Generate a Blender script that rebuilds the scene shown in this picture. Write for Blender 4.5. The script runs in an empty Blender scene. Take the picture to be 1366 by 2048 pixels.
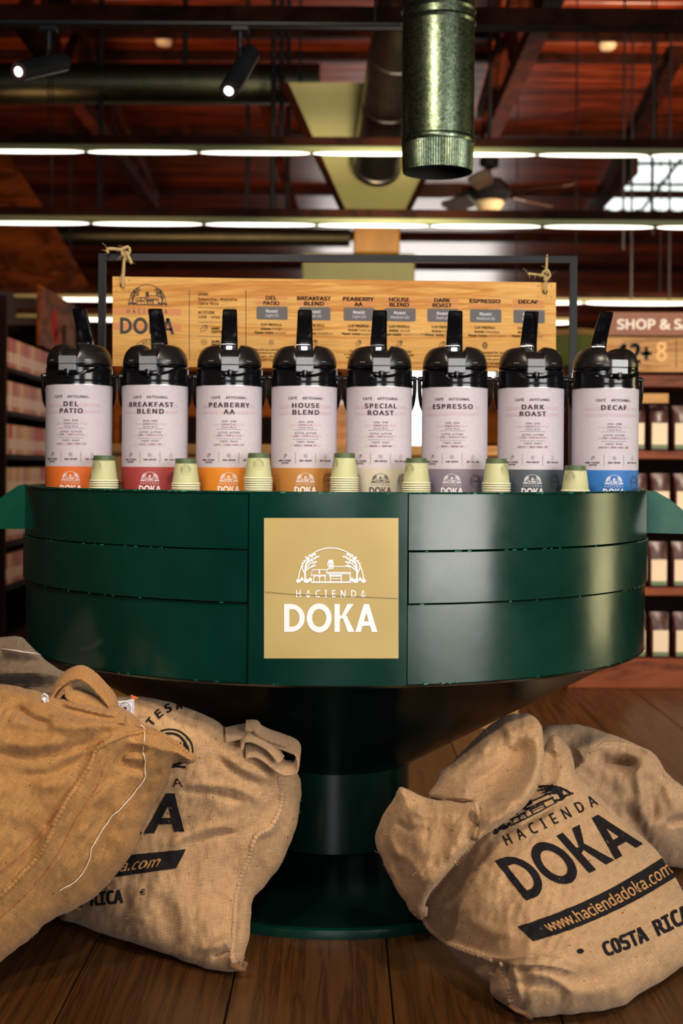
import bpy, math, random, os
import numpy as np
from mathutils import Vector, Matrix, noise
from mathutils.bvhtree import BVHTree
from mathutils.geometry import delaunay_2d_cdt
random.seed(7)
SC = bpy.context.scene
COL = SC.collection
R = math.radians
# ---------------------------------------------------------------- camera
FPX, CX, CY, HC, ROLL = 2628.0, 683.0, 933.0, 1.056, R(0.4)
cd = bpy.data.cameras.new('camera'); cam = bpy.data.objects.new('camera', cd); COL.objects.link(cam)
cam.matrix_world = Matrix.Translation((0, 0, HC)) @ Matrix.Rotation(R(90), 4, 'X') @ Matrix.Rotation(ROLL, 4, 'Z')
cd.sensor_width = 36; cd.sensor_fit = 'AUTO'; cd.lens = FPX / 2048 * 36
cd.shift_y = -(1024 - CY) / 2048
cd.dof.use_dof = True; cd.dof.focus_distance = 2.8; cd.dof.aperture_fstop = 3.5
cd.clip_end = 200
SC.camera = cam
# ---------------------------------------------------------------- sky, exposure
w = bpy.data.worlds.new('sky'); SC.world = w; w.use_nodes = True
w.node_tree.nodes['Background'].inputs[0].default_value = (0.95, 0.97, 0.95, 1)
w.node_tree.nodes['Background'].inputs[1].default_value = 2.2
SC.view_settings.view_transform = 'Standard'; SC.view_settings.look = 'None'
SC.view_settings.exposure = 0.0; SC.view_settings.gamma = 1.0
SC.view_settings.use_curve_mapping = False
try:
    SC.cycles.use_denoising = True; SC.cycles.max_bounces = 6; SC.cycles.sample_clamp_indirect = 4.0
    SC.cycles.caustics_reflective = False; SC.cycles.caustics_refractive = False
except Exception: pass
# ---------------------------------------------------------------- daylight at the windows, track lamps, added fill spots
def area(name, loc, target, sx, sy, power, col):
    l = bpy.data.lights.new(name, 'AREA'); l.shape = 'RECTANGLE'; l.size = sx; l.size_y = sy
    l.energy = power; l.color = col
    o = bpy.data.objects.new(name, l); COL.objects.link(o); o.location = loc
    o.rotation_euler = (Vector(target) - Vector(loc)).to_track_quat('-Z', 'Y').to_euler()
    return o
def spot(name, loc, target, power, col, ang=60, rad=0.04, blend=0.6):
    l = bpy.data.lights.new(name, 'SPOT'); l.energy = power; l.color = col
    l.spot_size = R(ang); l.spot_blend = blend; l.shadow_soft_size = rad
    o = bpy.data.objects.new(name, l); COL.objects.link(o); o.location = loc
    o.rotation_euler = (Vector(target) - Vector(loc)).to_track_quat('-Z', 'Y').to_euler()
    return o
DAY = (0.86, 0.95, 1.0); WARM = (1.0, 0.83, 0.63)
area('daylight_window_right_rear', (3.9, -1.6, 1.5), (0.2, 3.0, 0.9), 2.8, 2.9, 255, (1.0, 0.96, 0.90))
area('daylight_doorway_right', (5.2, 4.4, 1.3), (0.5, 3.4, 0.9), 1.1, 2.5, 44, (1.0, 0.88, 0.45))
area('daylight_window_rear', (-0.2, -3.6, 2.1), (0, 3.0, 1.0), 1.6, 1.8, 80, (0.95, 0.95, 1.0))
area('daylight_far_opening', (1.2, 23.6, 1.9), (0.9, 10, 3.6), 3.2, 2.4, 110, (1.0, 0.90, 0.82))
spot('track_lamp_over_sign', (-0.5, 1.3, 3.0), (-0.15, 3.7, 1.35), 165, WARM, 62, 0.08, 0.7)
spot('track_lamp_over_sacks', (0.9, 0.7, 3.0), (0.35, 2.9, 0.4), 215, WARM, 50, 0.10, 0.8)
spot('track_lamp_over_left_sacks', (-0.9, 0.7, 3.0), (-0.45, 2.8, 0.4), 165, WARM, 46, 0.10, 0.8)
spot('track_lamp_right_shelf', (2.0, 3.6, 3.2), (1.9, 6.4, 0.9), 330, WARM, 75, 0.08, 0.8)
spot('track_lamp_left_shelf', (-0.3, 6.0, 3.4), (-1.9, 8.2, 1.2), 150, (1.0, 0.62, 0.38), 60, 0.08, 0.8)
spot('added_fill_right_aisle', (1.3, 4.6, 3.2), (1.0, 5.2, 0.0), 260, (1.0, 0.72, 0.5), 80, 0.1, 0.9)  # added fill, no fitting here: warms the floor of the right aisle
spot('added_fill_right_roof', (3.0, 9.0, 2.2), (2.2, 12.5, 4.8), 1200, (1.0, 0.66, 0.42), 120, 0.3, 1.0)  # added fill without a real fitting, brightens the red ceiling from below
spot('added_fill_middle_roof', (0.3, 6.6, 2.2), (0.35, 9.4, 3.4), 420, (1.0, 0.85, 0.6), 60, 0.3, 1.0)  # added fill with no lamp behind it, lifts the olive funnel and middle roof
spot('added_fill_left_roof', (-2.5, 9.6, 2.9), (-1.5, 14.5, 4.4), 300, (1.0, 0.55, 0.3), 110, 0.3, 1.0)  # added fill, not a real lamp, lights the left roof timbers
# ---------------------------------------------------------------- pixel <-> world helpers
CR, SR = math.cos(ROLL), math.sin(ROLL)
def ray(px, py):
    dx, dy = px - CX, py - CY
    x = dx * CR + dy * SR; y = -dx * SR + dy * CR
    return x / FPX, -y / FPX                    # X/Y , (Z-HC)/Y
def W(px, py, d):
    a, b = ray(px, py)
    return Vector((a * d, d, HC + b * d))
# ---------------------------------------------------------------- materials
MATS = {}
def srgb(r, g, b):
    def f(c):
        c /= 255.0
        return c / 12.92 if c <= 0.04045 else ((c + 0.055) / 1.055) ** 2.4
    return (f(r), f(g), f(b), 1)
class NT:
    def __init__(s, name):
        s.m = bpy.data.materials.new(name); s.m.use_nodes = True
        s.t = s.m.node_tree; s.b = s.t.nodes['Principled BSDF']
    def n(s, kind, **kw):
        n = s.t.nodes.new(kind)
        for k, v in kw.items():
            if k.startswith('i_'):
                n.inputs[k[2:].replace('_', ' ')].default_value = v
            else: setattr(n, k, v)
        return n
    def l(s, a, ao, b, bi): s.t.links.new(a.outputs[ao], b.inputs[bi])
    def mix(s, fac, c1, c2, mode='MIX'):
        m = s.t.nodes.new('ShaderNodeMix'); m.data_type = 'RGBA'; m.blend_type = mode
        for i, v in ((0, fac), (6, c1), (7, c2)):
            if isinstance(v, tuple) and len(v) == 2 and not isinstance(v[0], float): s.t.links.new(v[0].outputs[v[1]], m.inputs[i])
            else: m.inputs[i].default_value = v
        return (m, 2)
    def ramp(s, src, stops):
        r = s.t.nodes.new('ShaderNodeValToRGB'); e = r.color_ramp.elements
        while len(e) < len(stops): e.new(0.5)
        for el, (p, c) in zip(e, stops):
            el.position = p; el.color = c if len(c) == 4 else (*c, 1)
        s.t.links.new(src[0].outputs[src[1]], r.inputs[0]); return (r, 0)
    def coords(s, kind='Object', scale=(1, 1, 1), rot=(0, 0, 0)):
        tc = s.t.nodes.new('ShaderNodeTexCoord'); mp = s.t.nodes.new('ShaderNodeMapping')
        mp.inputs['Scale'].default_value = scale; mp.inputs['Rotation'].default_value = rot
        s.l(tc, kind, mp, 0); return mp
    def noise(s, mp, scale, detail=3, rough=0.5, dist=0.0):
        n = s.t.nodes.new('ShaderNodeTexNoise'); n.inputs['Scale'].default_value = scale
        n.inputs['Detail'].default_value = detail; n.inputs['Roughness'].default_value = rough
        n.inputs['Distortion'].default_value = dist
        if mp: s.l(mp, 0, n, 0)
        return n
    def bump(s, src, strength, dist):
        b = s.t.nodes.new('ShaderNodeBump'); b.inputs['Strength'].default_value = strength
        b.inputs['Distance'].default_value = dist
        s.t.links.new(src[0].outputs[src[1]], b.inputs['Height']); s.l(b, 0, s.b, 'Normal')
    def base(s, src):
        if isinstance(src[0], float): s.b.inputs['Base Color'].default_value = src
        else: s.t.links.new(src[0].outputs[src[1]], s.b.inputs['Base Color'])
    def set(s, **kw):
        for k, v in kw.items(): s.b.inputs[k.replace('_', ' ')].default_value = v
BW = lambda v: (v, v, v, 1)
def plain(name, col, rough=0.5, metal=0.0, spec=0.5, var=0.12, nscale=6.0, coat=0.0, emit=0, bump=0.0):
    if name in MATS: return MATS[name]
    t = NT(name); mp = t.coords()
    n = t.noise(mp, nscale, 4, 0.6)
    dark = tuple(c * (1 - var) for c in col[:3]) + (1,); lite = tuple(min(1, c * (1 + var)) for c in col[:3]) + (1,)
    t.base(t.ramp((n, 0), [(0.3, dark), (0.7, lite)]))
    t.set(Roughness=rough, Metallic=metal)
    t.b.inputs['Specular IOR Level'].default_value = spec
    t.b.inputs['Coat Weight'].default_value = coat
    if bump: t.bump((n, 0), bump, 0.002)
    if emit:
        t.b.inputs['Emission Color'].default_value = col; t.b.inputs['Emission Strength'].default_value = emit
    MATS[name] = t.m; return t.m
def burlap(name, col, dark, ink=None):
    t = NT(name)
    uv = t.coords('UV')
    ws = []
    for d in ('X', 'Y'):
        wv = t.n('ShaderNodeTexWave', wave_type='BANDS', bands_direction=d)
        wv.inputs['Scale'].default_value = 2 * math.pi / 20 / 0.0027 ; wv.inputs['Distortion'].default_value = 2.0
        wv.inputs['Detail'].default_value = 1.5; wv.inputs['Detail Scale'].default_value = 1.1
        t.l(uv, 0, wv, 0); ws.append(wv)
    ad = t.n('ShaderNodeMath', operation='ADD'); t.l(ws[0], 1, ad, 0); t.l(ws[1], 1, ad, 1)
    hf = t.n('ShaderNodeMath', operation='MULTIPLY'); hf.inputs[1].default_value = 0.5; t.l(ad, 0, hf, 0)
    thr = t.noise(t.coords('UV', (14, 240, 1)), 3.0, 3, 0.6); thr2 = t.noise(t.coords('UV', (240, 14, 1)), 3.0, 3, 0.6)
    big = t.noise(t.coords('UV'), 9.0, 4, 0.6); fleck = t.noise(t.coords('UV'), 130.0, 2, 0.5)
    c0 = t.ramp((hf, 0), [(0.0, dark), (0.42, col)])
    m1 = t.mix(0.45, c0, t.ramp((thr, 0), [(0.35, BW(0.35)), (0.65, BW(1.0))]), 'MULTIPLY')
    m2 = t.mix(0.45, m1, t.ramp((thr2, 0), [(0.35, BW(0.35)), (0.65, BW(1.0))]), 'MULTIPLY')
    m3 = t.mix(0.5, m2, t.ramp((big, 0), [(0.3, (0.62, 0.55, 0.5, 1)), (0.7, BW(1.0))]), 'MULTIPLY')
    m4 = t.mix(1.0, m3, t.ramp((fleck, 0), [(0.265, (0.25, 0.14, 0.08, 1)), (0.30, BW(1.0))]), 'MULTIPLY')
    t.base(m4)
    sm = t.n('ShaderNodeMath', operation='ADD'); t.l(hf, 0, sm, 0)
    ml = t.n('ShaderNodeMath', operation='MULTIPLY'); ml.inputs[1].default_value = 0.6; t.l(thr, 0, ml, 0); t.l(ml, 0, sm, 1)
    t.bump((sm, 0), 0.7, 0.0013)
    t.set(Roughness=0.92); t.b.inputs['Specular IOR Level'].default_value = 0.15
    try: t.b.inputs['Sheen Weight'].default_value = 0.12
    except Exception: pass
    MATS[name] = t.m; return t.m
def wood(name, c1, c2, c3, scale=(1, 1, 1), ring=3.0, rough=0.5, rnd=0.0, bumpd=0.0006, coat=0.0, fine=60, spec=0.18):
    t = NT(name); t.b.inputs['Specular IOR Level'].default_value = spec
    mp = t.coords('Object', scale)
    oi = t.n('ShaderNodeObjectInfo')
    ad = t.n('ShaderNodeVectorMath', operation='ADD'); t.l(mp, 0, ad, 0)
    sc = t.n('ShaderNodeVectorMath', operation='SCALE'); sc.inputs['Scale'].default_value = 17.0
    cb = t.n('ShaderNodeCombineXYZ'); t.l(oi, 'Random', cb, 0); t.l(oi, 'Random', cb, 1); t.l(oi, 'Random', cb, 2)
    t.l(cb, 0, sc, 0); t.l(sc, 0, ad, 1)
    n1 = t.noise(None, ring, 4, 0.55, 0.8); t.l(ad, 0, n1, 0)
    n2 = t.noise(None, fine, 3, 0.6); t.l(ad, 0, n2, 0)
    cr = t.ramp((n1, 0), [(0.3, c1), (0.5, c2), (0.56, c3), (0.62, c2), (0.78, c1)])
    m = t.mix(0.5, cr, t.ramp((n2, 0), [(0.3, BW(0.45)), (0.7, BW(1.0))]), 'MULTIPLY')
    if rnd:
        v = t.ramp((oi, 'Random'), [(0.0, BW(1 - rnd)), (1.0, BW(1.0))]); m = t.mix(1.0, m, v, 'MULTIPLY')
    t.base(m); t.bump((n2, 0), 0.4, bumpd)
    t.set(Roughness=rough); t.b.inputs['Coat Weight'].default_value = coat; t.b.inputs['Coat Roughness'].default_value = 0.25
    MATS[name] = t.m; return t.m
SACK = burlap('burlap_tan', srgb(224, 182, 136), srgb(128, 88, 54))
SACK2 = burlap('burlap_golden', srgb(212, 158, 96), srgb(112, 70, 34))
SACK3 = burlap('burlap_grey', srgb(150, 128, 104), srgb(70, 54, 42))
SACK4 = burlap('burlap_pale', srgb(226, 186, 144), srgb(144, 104, 72))
def ink_mat(name, col, cov):
    t = NT(name); mp = t.coords('Object'); n = t.noise(mp, 260, 4, 0.8); n2 = t.noise(mp, 9, 3, 0.6)
    ad = t.n('ShaderNodeMath', operation='ADD'); t.l(n, 0, ad, 0); t.l(n2, 0, ad, 1)
    a = t.ramp((ad, 0), [(cov, BW(0)), (cov + 0.06, BW(1))]); t.b.inputs['Specular IOR Level'].default_value = 0.08
    t.base(col); t.set(Roughness=0.85); t.t.links.new(a[0].outputs[0], t.b.inputs['Alpha']); t.bump((n, 0), 0.6, 0.001)
    MATS[name] = t.m; return t.m
INK = ink_mat('black_printing_ink', (0.012, 0.010, 0.012, 1), 0.40)
INKW = ink_mat('worn_black_ink', (0.014, 0.012, 0.012, 1), 0.44)
INKF = plain('fine_dark_ink', srgb(52, 42, 50), 0.6, var=0.05)
INKG = plain('charcoal_ink', srgb(58, 52, 48), 0.6, var=0.05)
WHITE = plain('white_vinyl', srgb(228, 226, 232), 0.45, var=0.04)
PINK = plain('pink_highlight_ink', srgb(188, 170, 180), 0.7, var=0.08, nscale=200)
PINKB = plain('salmon_highlight_ink', srgb(214, 140, 84), 0.6, var=0.06)
GREYBOX = plain('grey_roast_box', srgb(98, 94, 94), 0.55, var=0.08)
def green_paint(name, col, hi):
    t = NT(name); mp = t.coords()
    n = t.noise(mp, 3.5, 4, 0.6); sc = t.noise(t.coords('Object', (1, 1, 9)), 14, 5, 0.75)
    c = t.ramp((n, 0), [(0.3, col), (0.75, hi)])
    m = t.mix((t.ramp((sc, 0), [(0.74, BW(0)), (0.80, BW(0.35))])[0], 0), c, (0.25, 0.38, 0.32, 1))
    t.base(m); rr = t.ramp((n, 0), [(0.3, BW(0.15)), (0.7, BW(0.27))]); t.t.links.new(rr[0].outputs[0], t.b.inputs['Roughness'])
    t.bump((n, 0), 0.25, 0.004); t.b.inputs['Specular IOR Level'].default_value = 0.6
    MATS[name] = t.m; return t.m
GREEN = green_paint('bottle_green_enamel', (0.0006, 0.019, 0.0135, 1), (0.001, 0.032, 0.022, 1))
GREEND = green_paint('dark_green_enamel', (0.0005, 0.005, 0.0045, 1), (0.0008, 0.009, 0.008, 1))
GREEN_LIT = green_paint('lit_green_enamel', (0.002, 0.060, 0.038, 1), (0.003, 0.085, 0.055, 1))  # counter green lightened in the colour, as if catching light on the brackets
GREENL = plain('chipped_green_edge', (0.01, 0.22, 0.12, 1), 0.45, var=0.5, nscale=40)
t_ = NT('ochre_sign_panel'); mp_ = t_.coords(); n_ = t_.noise(mp_, 5, 3, 0.5)
t_.base(t_.ramp((n_, 0), [(0.3, srgb(166, 146, 92)), (0.7, srgb(178, 158, 104))])); t_.set(Roughness=0.35); OCHRE = t_.m
BLACKG = plain('glossy_black_plastic', (0.004, 0.004, 0.005, 1), 0.16, var=0.3, spec=0.5, coat=0.0)
BLACKS = plain('satin_black_plastic', (0.010, 0.008, 0.008, 1), 0.30, var=0.3, spec=0.55)
BLACKM = plain('matt_black_metal', (0.008, 0.009, 0.011, 1), 0.4, var=0.3, metal=0.0, spec=0.3)
CHROME = plain('polished_chrome', (0.8, 0.8, 0.82, 1), 0.12, metal=1.0, var=0.05)
GREYP = plain('grey_spout_plastic', srgb(128, 130, 136), 0.35, var=0.12, nscale=40, metal=0.2)
STEEL = plain('brushed_steel', (0.55, 0.54, 0.53, 1), 0.3, metal=1.0, var=0.1)
PAPER = plain('speckled_label_paper', srgb(190, 182, 192), 0.6, var=0.05, nscale=120)
def galv(name, c1, c2, rough):
    t = NT(name); mp = t.coords('Object', (1, 1, 1)); v = t.n('ShaderNodeTexVoronoi'); v.inputs['Scale'].default_value = 150
    t.l(mp, 0, v, 0); n = t.noise(mp, 6, 4, 0.6)
    c = t.ramp((v, 'Color'), [(0.1, c1), (0.9, c2)]); m = t.mix(0.5, c, t.ramp((n, 0), [(0.3, BW(0.5)), (0.7, BW(1))]), 'MULTIPLY')
    t.base(m); t.set(Metallic=1.0, Roughness=rough); t.bump((n, 0), 0.1, 0.002); return t.m
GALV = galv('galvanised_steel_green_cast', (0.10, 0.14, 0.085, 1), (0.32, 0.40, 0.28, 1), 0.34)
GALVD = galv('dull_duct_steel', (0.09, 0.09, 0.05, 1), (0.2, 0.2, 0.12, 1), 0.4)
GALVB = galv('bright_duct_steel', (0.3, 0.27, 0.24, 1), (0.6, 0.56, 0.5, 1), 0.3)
OLIVE = plain('olive_painted_sheet', srgb(150, 142, 82), 0.5, var=0.12, nscale=2)
AMBER = plain('amber_sheet', srgb(168, 112, 30), 0.45, var=0.25)
PINE = wood('pine_sign_board', srgb(246, 196, 120), srgb(240, 182, 100), srgb(214, 142, 66), (0.55, 1, 9), 1.6, 0.5, fine=26)
FLOORW = wood('floor_board_wood', srgb(98, 62, 28), srgb(82, 49, 20), srgb(60, 34, 13), (24, 0.9, 1), 2.2, 0.36, 0.3, 0.0005, 0.0, 34, 0.45)
CEILW = wood('red_ceiling_board', srgb(158, 70, 32), srgb(130, 50, 22), srgb(70, 26, 12), (0.7, 6, 1), 1.6, 0.30, 0.6, 0.0005, 0.0, 14, 0.42)
BEAMW = wood('dark_beam_wood', srgb(60, 28, 18), srgb(46, 22, 14), srgb(28, 14, 10), (1, 1, 1), 2.0, 0.6, 0.2, spec=0.03)
TRUSSW = wood('brown_truss_timber', srgb(84, 38, 20), srgb(64, 27, 14), srgb(40, 18, 10), (1, 1, 1), 2.0, 0.6, 0.2, spec=0.03)
SHELFW = wood('shelf_wood', srgb(150, 82, 46), srgb(126, 64, 34), srgb(84, 40, 22), (1, 6, 6), 1.4, 0.45, 0.15)
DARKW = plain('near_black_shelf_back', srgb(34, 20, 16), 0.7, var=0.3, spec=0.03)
TANW = wood('pale_counter_wood', srgb(206, 160, 104), srgb(190, 142, 86), srgb(160, 112, 60), (1, 1, 8), 1.4, 0.5)
PLYW = wood('orange_plywood', srgb(176, 98, 34), srgb(140, 74, 26), srgb(92, 46, 16), (1, 1, 3), 1.5, 0.6, spec=0.02)
SIGNBR = plain('brown_header_sign', srgb(128, 72, 46), 0.55, var=0.12)
CREAM = plain('cream_plastic', srgb(222, 200, 160), 0.4, var=0.05)
CUPY = plain('pale_yellow_green_cup', srgb(186, 187, 142), 0.55, var=0.03)
CUPG = plain('olive_green_cup_band', srgb(70, 88, 54), 0.5, var=0.05)
CUPR = plain('cream_cup_rim', srgb(236, 230, 200), 0.5, var=0.03)
BAGB = plain('dark_coffee_bag_foil', srgb(62, 30, 30), 0.32, var=0.4, nscale=22, bump=0.5)
BAGL = plain('cream_bag_label', srgb(226, 206, 178), 0.6, var=0.04)
BAGG = plain('green_label_strip', srgb(96, 116, 84), 0.6, var=0.1)
TUBE = plain('lit_fluorescent_tube', (1.0, 0.93, 0.80, 1), 0.5, var=0.0, emit=3.2)
LENS = plain('lit_lamp_lens', (1.0, 0.97, 0.88, 1), 0.5, var=0.0, emit=2.5)
FIXT = plain('olive_light_housing', srgb(120, 124, 84), 0.45, var=0.1)
ROPE = plain('sisal_rope', srgb(206, 178, 122), 0.85, var=0.3, nscale=300, bump=0.8)
JUTE = plain('bare_jute_letters', srgb(172, 128, 82), 0.9, var=0.25, nscale=300, spec=.1)
THREADW = plain('white_cotton_thread', srgb(222, 206, 186), 0.8, var=0.1)
THREADR = plain('red_cotton_thread', srgb(170, 52, 36), 0.8, var=0.1)
# ---------------------------------------------------------------- mesh helpers
class M:
    def __init__(s): s.v = []; s.f = []; s.mi = []; s.cur = 0
    def add(s, vs, fs):
        o = len(s.v); s.v += [tuple(p) for p in vs]; s.f += [tuple(i + o for i in f) for f in fs]; s.mi += [s.cur] * len(fs); return s
    def box(s, a, b, bev=0.0, mat=None):
        x0, y0, z0 = a; x1, y1, z1 = b
        if bev <= 0:
            vs = [(x0, y0, z0), (x1, y0, z0), (x1, y1, z0), (x0, y1, z0), (x0, y0, z1), (x1, y0, z1), (x1, y1, z1), (x0, y1, z1)]
            fs = [(0, 3, 2, 1), (4, 5, 6, 7), (0, 1, 5, 4), (1, 2, 6, 5), (2, 3, 7, 6), (3, 0, 4, 7)]
        else:
            vs = []; fs = []
            k = bev; idx = {}
            for sx in (0, 1):
                for sy in (0, 1):
                    for sz in (0, 1):
                        X = (x0, x1)[sx]; Y = (y0, y1)[sy]; Z = (z0, z1)[sz]
                        dx = k if sx == 0 else -k; dy = k if sy == 0 else -k; dz = k if sz == 0 else -k
                        for ax, p in (('x', (X, Y + dy, Z + dz)), ('y', (X + dx, Y, Z + dz)), ('z', (X + dx, Y + dy, Z))):
                            idx[(sx, sy, sz, ax)] = len(vs); vs.append(p)
            g = lambda a_, b_, c_, ax: idx[(a_, b_, c_, ax)]
            for sx in (0, 1):
                q = [g(sx, 0, 0, 'x'), g(sx, 1, 0, 'x'), g(sx, 1, 1, 'x'), g(sx, 0, 1, 'x')]; fs.append(q if sx else q[::-1])
                q = [g(0, sx, 0, 'y'), g(1, sx, 0, 'y'), g(1, sx, 1, 'y'), g(0, sx, 1, 'y')]; fs.append(q[::-1] if sx else q)
                q = [g(0, 0, sx, 'z'), g(1, 0, sx, 'z'), g(1, 1, sx, 'z'), g(0, 1, sx, 'z')]; fs.append(q if sx else q[::-1])
            for a_ in (0, 1):
                for b_ in (0, 1):
                    fs.append([g(0, a_, b_, 'y'), g(1, a_, b_, 'y'), g(1, a_, b_, 'z'), g(0, a_, b_, 'z')])
                    fs.append([g(a_, 0, b_, 'x'), g(a_, 1, b_, 'x'), g(a_, 1, b_, 'z'), g(a_, 0, b_, 'z')])
                    fs.append([g(a_, b_, 0, 'x'), g(a_, b_, 1, 'x'), g(a_, b_, 1, 'y'), g(a_, b_, 0, 'y')])
                    for c_ in (0, 1): fs.append([g(a_, b_, c_, 'x'), g(a_, b_, c_, 'y'), g(a_, b_, c_, 'z')])
        if mat is not None: vs = [mat @ Vector(p) for p in vs]
        return s.add(vs, fs)
    def lathe(s, prof, seg=48, a0=0.0, a1=2 * math.pi, c=(0, 0), disp=None):
        full = abs(a1 - a0 - 2 * math.pi) < 1e-6; n = seg if full else seg + 1; vs = []
        for (r, z) in prof:
            for i in range(n):
                a = a0 + (a1 - a0) * i / seg; p = (r * math.sin(a), -r * math.cos(a), z)   # angle 0 = front (-Y)
                if disp: p = disp(p, a, r, z)
                vs.append((p[0] + c[0], p[1] + c[1], p[2]))
        fs = []
        for j in range(len(prof) - 1):
            for i in range(seg):
                i2 = (i + 1) % n if full else i + 1
                fs.append((j * n + i, j * n + i2, (j + 1) * n + i2, (j + 1) * n + i))
        return s.add(vs, fs)
    def tube(s, path, rad, seg=8, ab=(1, 1), up=(0, 0, 1), cap=True, closed=False, twist=None):
        P = [Vector(p) for p in path]; n = len(P); vs = []; up = Vector(up)
        for i, p in enumerate(P):
            t = (P[(i + 1) % n] - P[i - 1]) if (closed or 0 < i < n - 1) else (P[1] - P[0] if i == 0 else P[-1] - P[-2])
            t.normalize(); sd = t.cross(up)
            if sd.length < 1e-4: sd = t.cross(Vector((0.3, 1, 0.2)))
            sd.normalize(); u2 = sd.cross(t)
            r = rad(i / max(1, n - 1)) if callable(rad) else rad
            for k in range(seg):
                a = 2 * math.pi * k / seg
                vs.append(p + sd * math.cos(a) * r * ab[0] + u2 * math.sin(a) * r * ab[1])
        fs = []
        for i in range(n if closed else n - 1):
            for k in range(seg):
                k2 = (k + 1) % seg; i2 = (i + 1) % n
                fs.append((i * seg + k, i * seg + k2, i2 * seg + k2, i2 * seg + k))
        if cap and not closed: fs += [tuple(range(seg))[::-1], tuple((n - 1) * seg + k for k in range(seg))]
        return s.add(vs, fs)
    def cyl(s, a, b, r, seg=20, r2=None):
        r2 = r if r2 is None else r2
        return s.tube([a, b], lambda t: r + (r2 - r) * t, seg)
    def ball(s, c, r, seg=12, sc=(1, 1, 1)):
        prof = [(max(1e-5, math.sin(math.pi * i / seg)) * r, -math.cos(math.pi * i / seg) * r) for i in range(seg + 1)]
        m = M(); m.lathe(prof, seg * 2)
        return s.add([(p[0] * sc[0] + c[0], p[1] * sc[1] + c[1], p[2] * sc[2] + c[2]) for p in m.v], m.f)
    def prism(s, poly, fn0, fn1):
        """poly: 2D points; fn0/fn1 map a 2D point to the front / back 3D point"""
        n = len(poly); vs = [fn0(*p) for p in poly] + [fn1(*p) for p in poly]
        fs = [tuple(range(n)), tuple(range(2 * n - 1, n - 1, -1))] + [(i, i + n, (i + 1) % n + n, (i + 1) % n) for i in range(n)]
        return s.add(vs, fs)
    def build(s, name, mats, parent=None, smooth=False, uv=None, bev=0.0):
        me = bpy.data.meshes.new(name); me.from_pydata([tuple(p) for p in s.v], [], s.f); me.update()
        mats = mats if isinstance(mats, (list, tuple)) else [mats]
        for m in mats: me.materials.append(m)
        if len(mats) > 1: me.polygons.foreach_set('material_index', s.mi)
        if smooth:
            try: me.shade_smooth(); me.set_sharp_from_angle(angle=R(smooth if smooth is not True else 40))
            except Exception: me.polygons.foreach_set('use_smooth', [True] * len(me.polygons))
        if uv is not None:
            lay = me.uv_layers.new(name='UVMap'); li = np.empty(len(me.loops), dtype=np.int32); me.loops.foreach_get('vertex_index', li)
            lay.data.foreach_set('uv', np.asarray(uv, dtype=np.float32)[li].ravel())
        o = bpy.data.objects.new(name, me); COL.objects.link(o)
        if parent is not None: o.parent = parent
        return o
def tag(o, label=None, cat=None, group=None, kind=None):
    if label: o['label'] = label
    if cat: o['category'] = cat
    if group: o['group'] = group
    if kind: o['kind'] = kind
    return o
def thing(name, loc, label, cat, group=None, rz=0):
    o = bpy.data.objects.new(name, None); COL.objects.link(o); o.location = loc; o.rotation_euler = (0, 0, rz)
    o.empty_display_size = 0.05
    return tag(o, label, cat, group)
def copy_tree(o, parent=None):
    c = o.copy(); COL.objects.link(c); c.parent = parent
    for ch in list(o.children): copy_tree(ch, c)
    return c
# ---------------------------------------------------------------- flat print: 2D triangles laid onto surfaces
FD = None
for base_ in (bpy.utils.resource_path('LOCAL'), bpy.utils.resource_path('SYSTEM')):
    p_ = os.path.join(base_ or '', 'datafiles', 'fonts')
    if os.path.isdir(p_): FD = p_; break
def font(fn):
    try: return bpy.data.fonts.load(os.path.join(FD, fn))
    except Exception: return None
FONTS = {'s': font('NotoSansMath-Regular.woff2'), 'm': font('DejaVuSansMono.woff2'), 'b': None}
_tc = {}
def text_tris(s, f='s', bold=0.0, sp=1.0, res=3):
    key = (s, f, bold, sp, res)
    if key in _tc: return _tc[key]
    cu = bpy.data.curves.new('txt', 'FONT'); cu.body = s; cu.offset = -bold if bold < 0 else 0.0; cu.space_character = sp; cu.resolution_u = max(res, 5)
    if FONTS.get(f): cu.font = FONTS[f]
    o = bpy.data.objects.new('txt', cu); COL.objects.link(o); dg = bpy.context.evaluated_depsgraph_get(); dg.update()
    ev = o.evaluated_get(dg); me = ev.to_mesh(); me.calc_loop_triangles()
    v = np.array([p.co[:2] for p in me.vertices], dtype=float).reshape(-1, 2)
    t = np.array([tuple(x.vertices) for x in me.loop_triangles], dtype=int).reshape(-1, 3)
    ev.to_mesh_clear(); bpy.data.objects.remove(o); bpy.data.curves.remove(cu)
    tr = v[t] if len(t) else np.zeros((0, 3, 2))
    if bold > 0.011 and len(t):
        b = bold * .75; tr = np.concatenate([tr + np.array(o_) * b for o_ in ((0, 0), (1, .6), (-1, .6), (1, -.6), (-1, -.6))]); v = tr.reshape(-1, 2)
    if len(v): mn, mx = v.min(0), v.max(0)
    else: mn, mx = np.zeros(2), np.ones(2)
    tr = (tr - mn) / np.maximum(mx - mn, 1e-6)
    _tc[key] = tr; return tr
def arc_pts(cx, cy, rx, ry, a0, a1, n):
    return [(cx + rx * math.cos(R(a0 + (a1 - a0) * i / n)), cy + ry * math.sin(R(a0 + (a1 - a0) * i / n))) for i in range(n + 1)]
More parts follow.
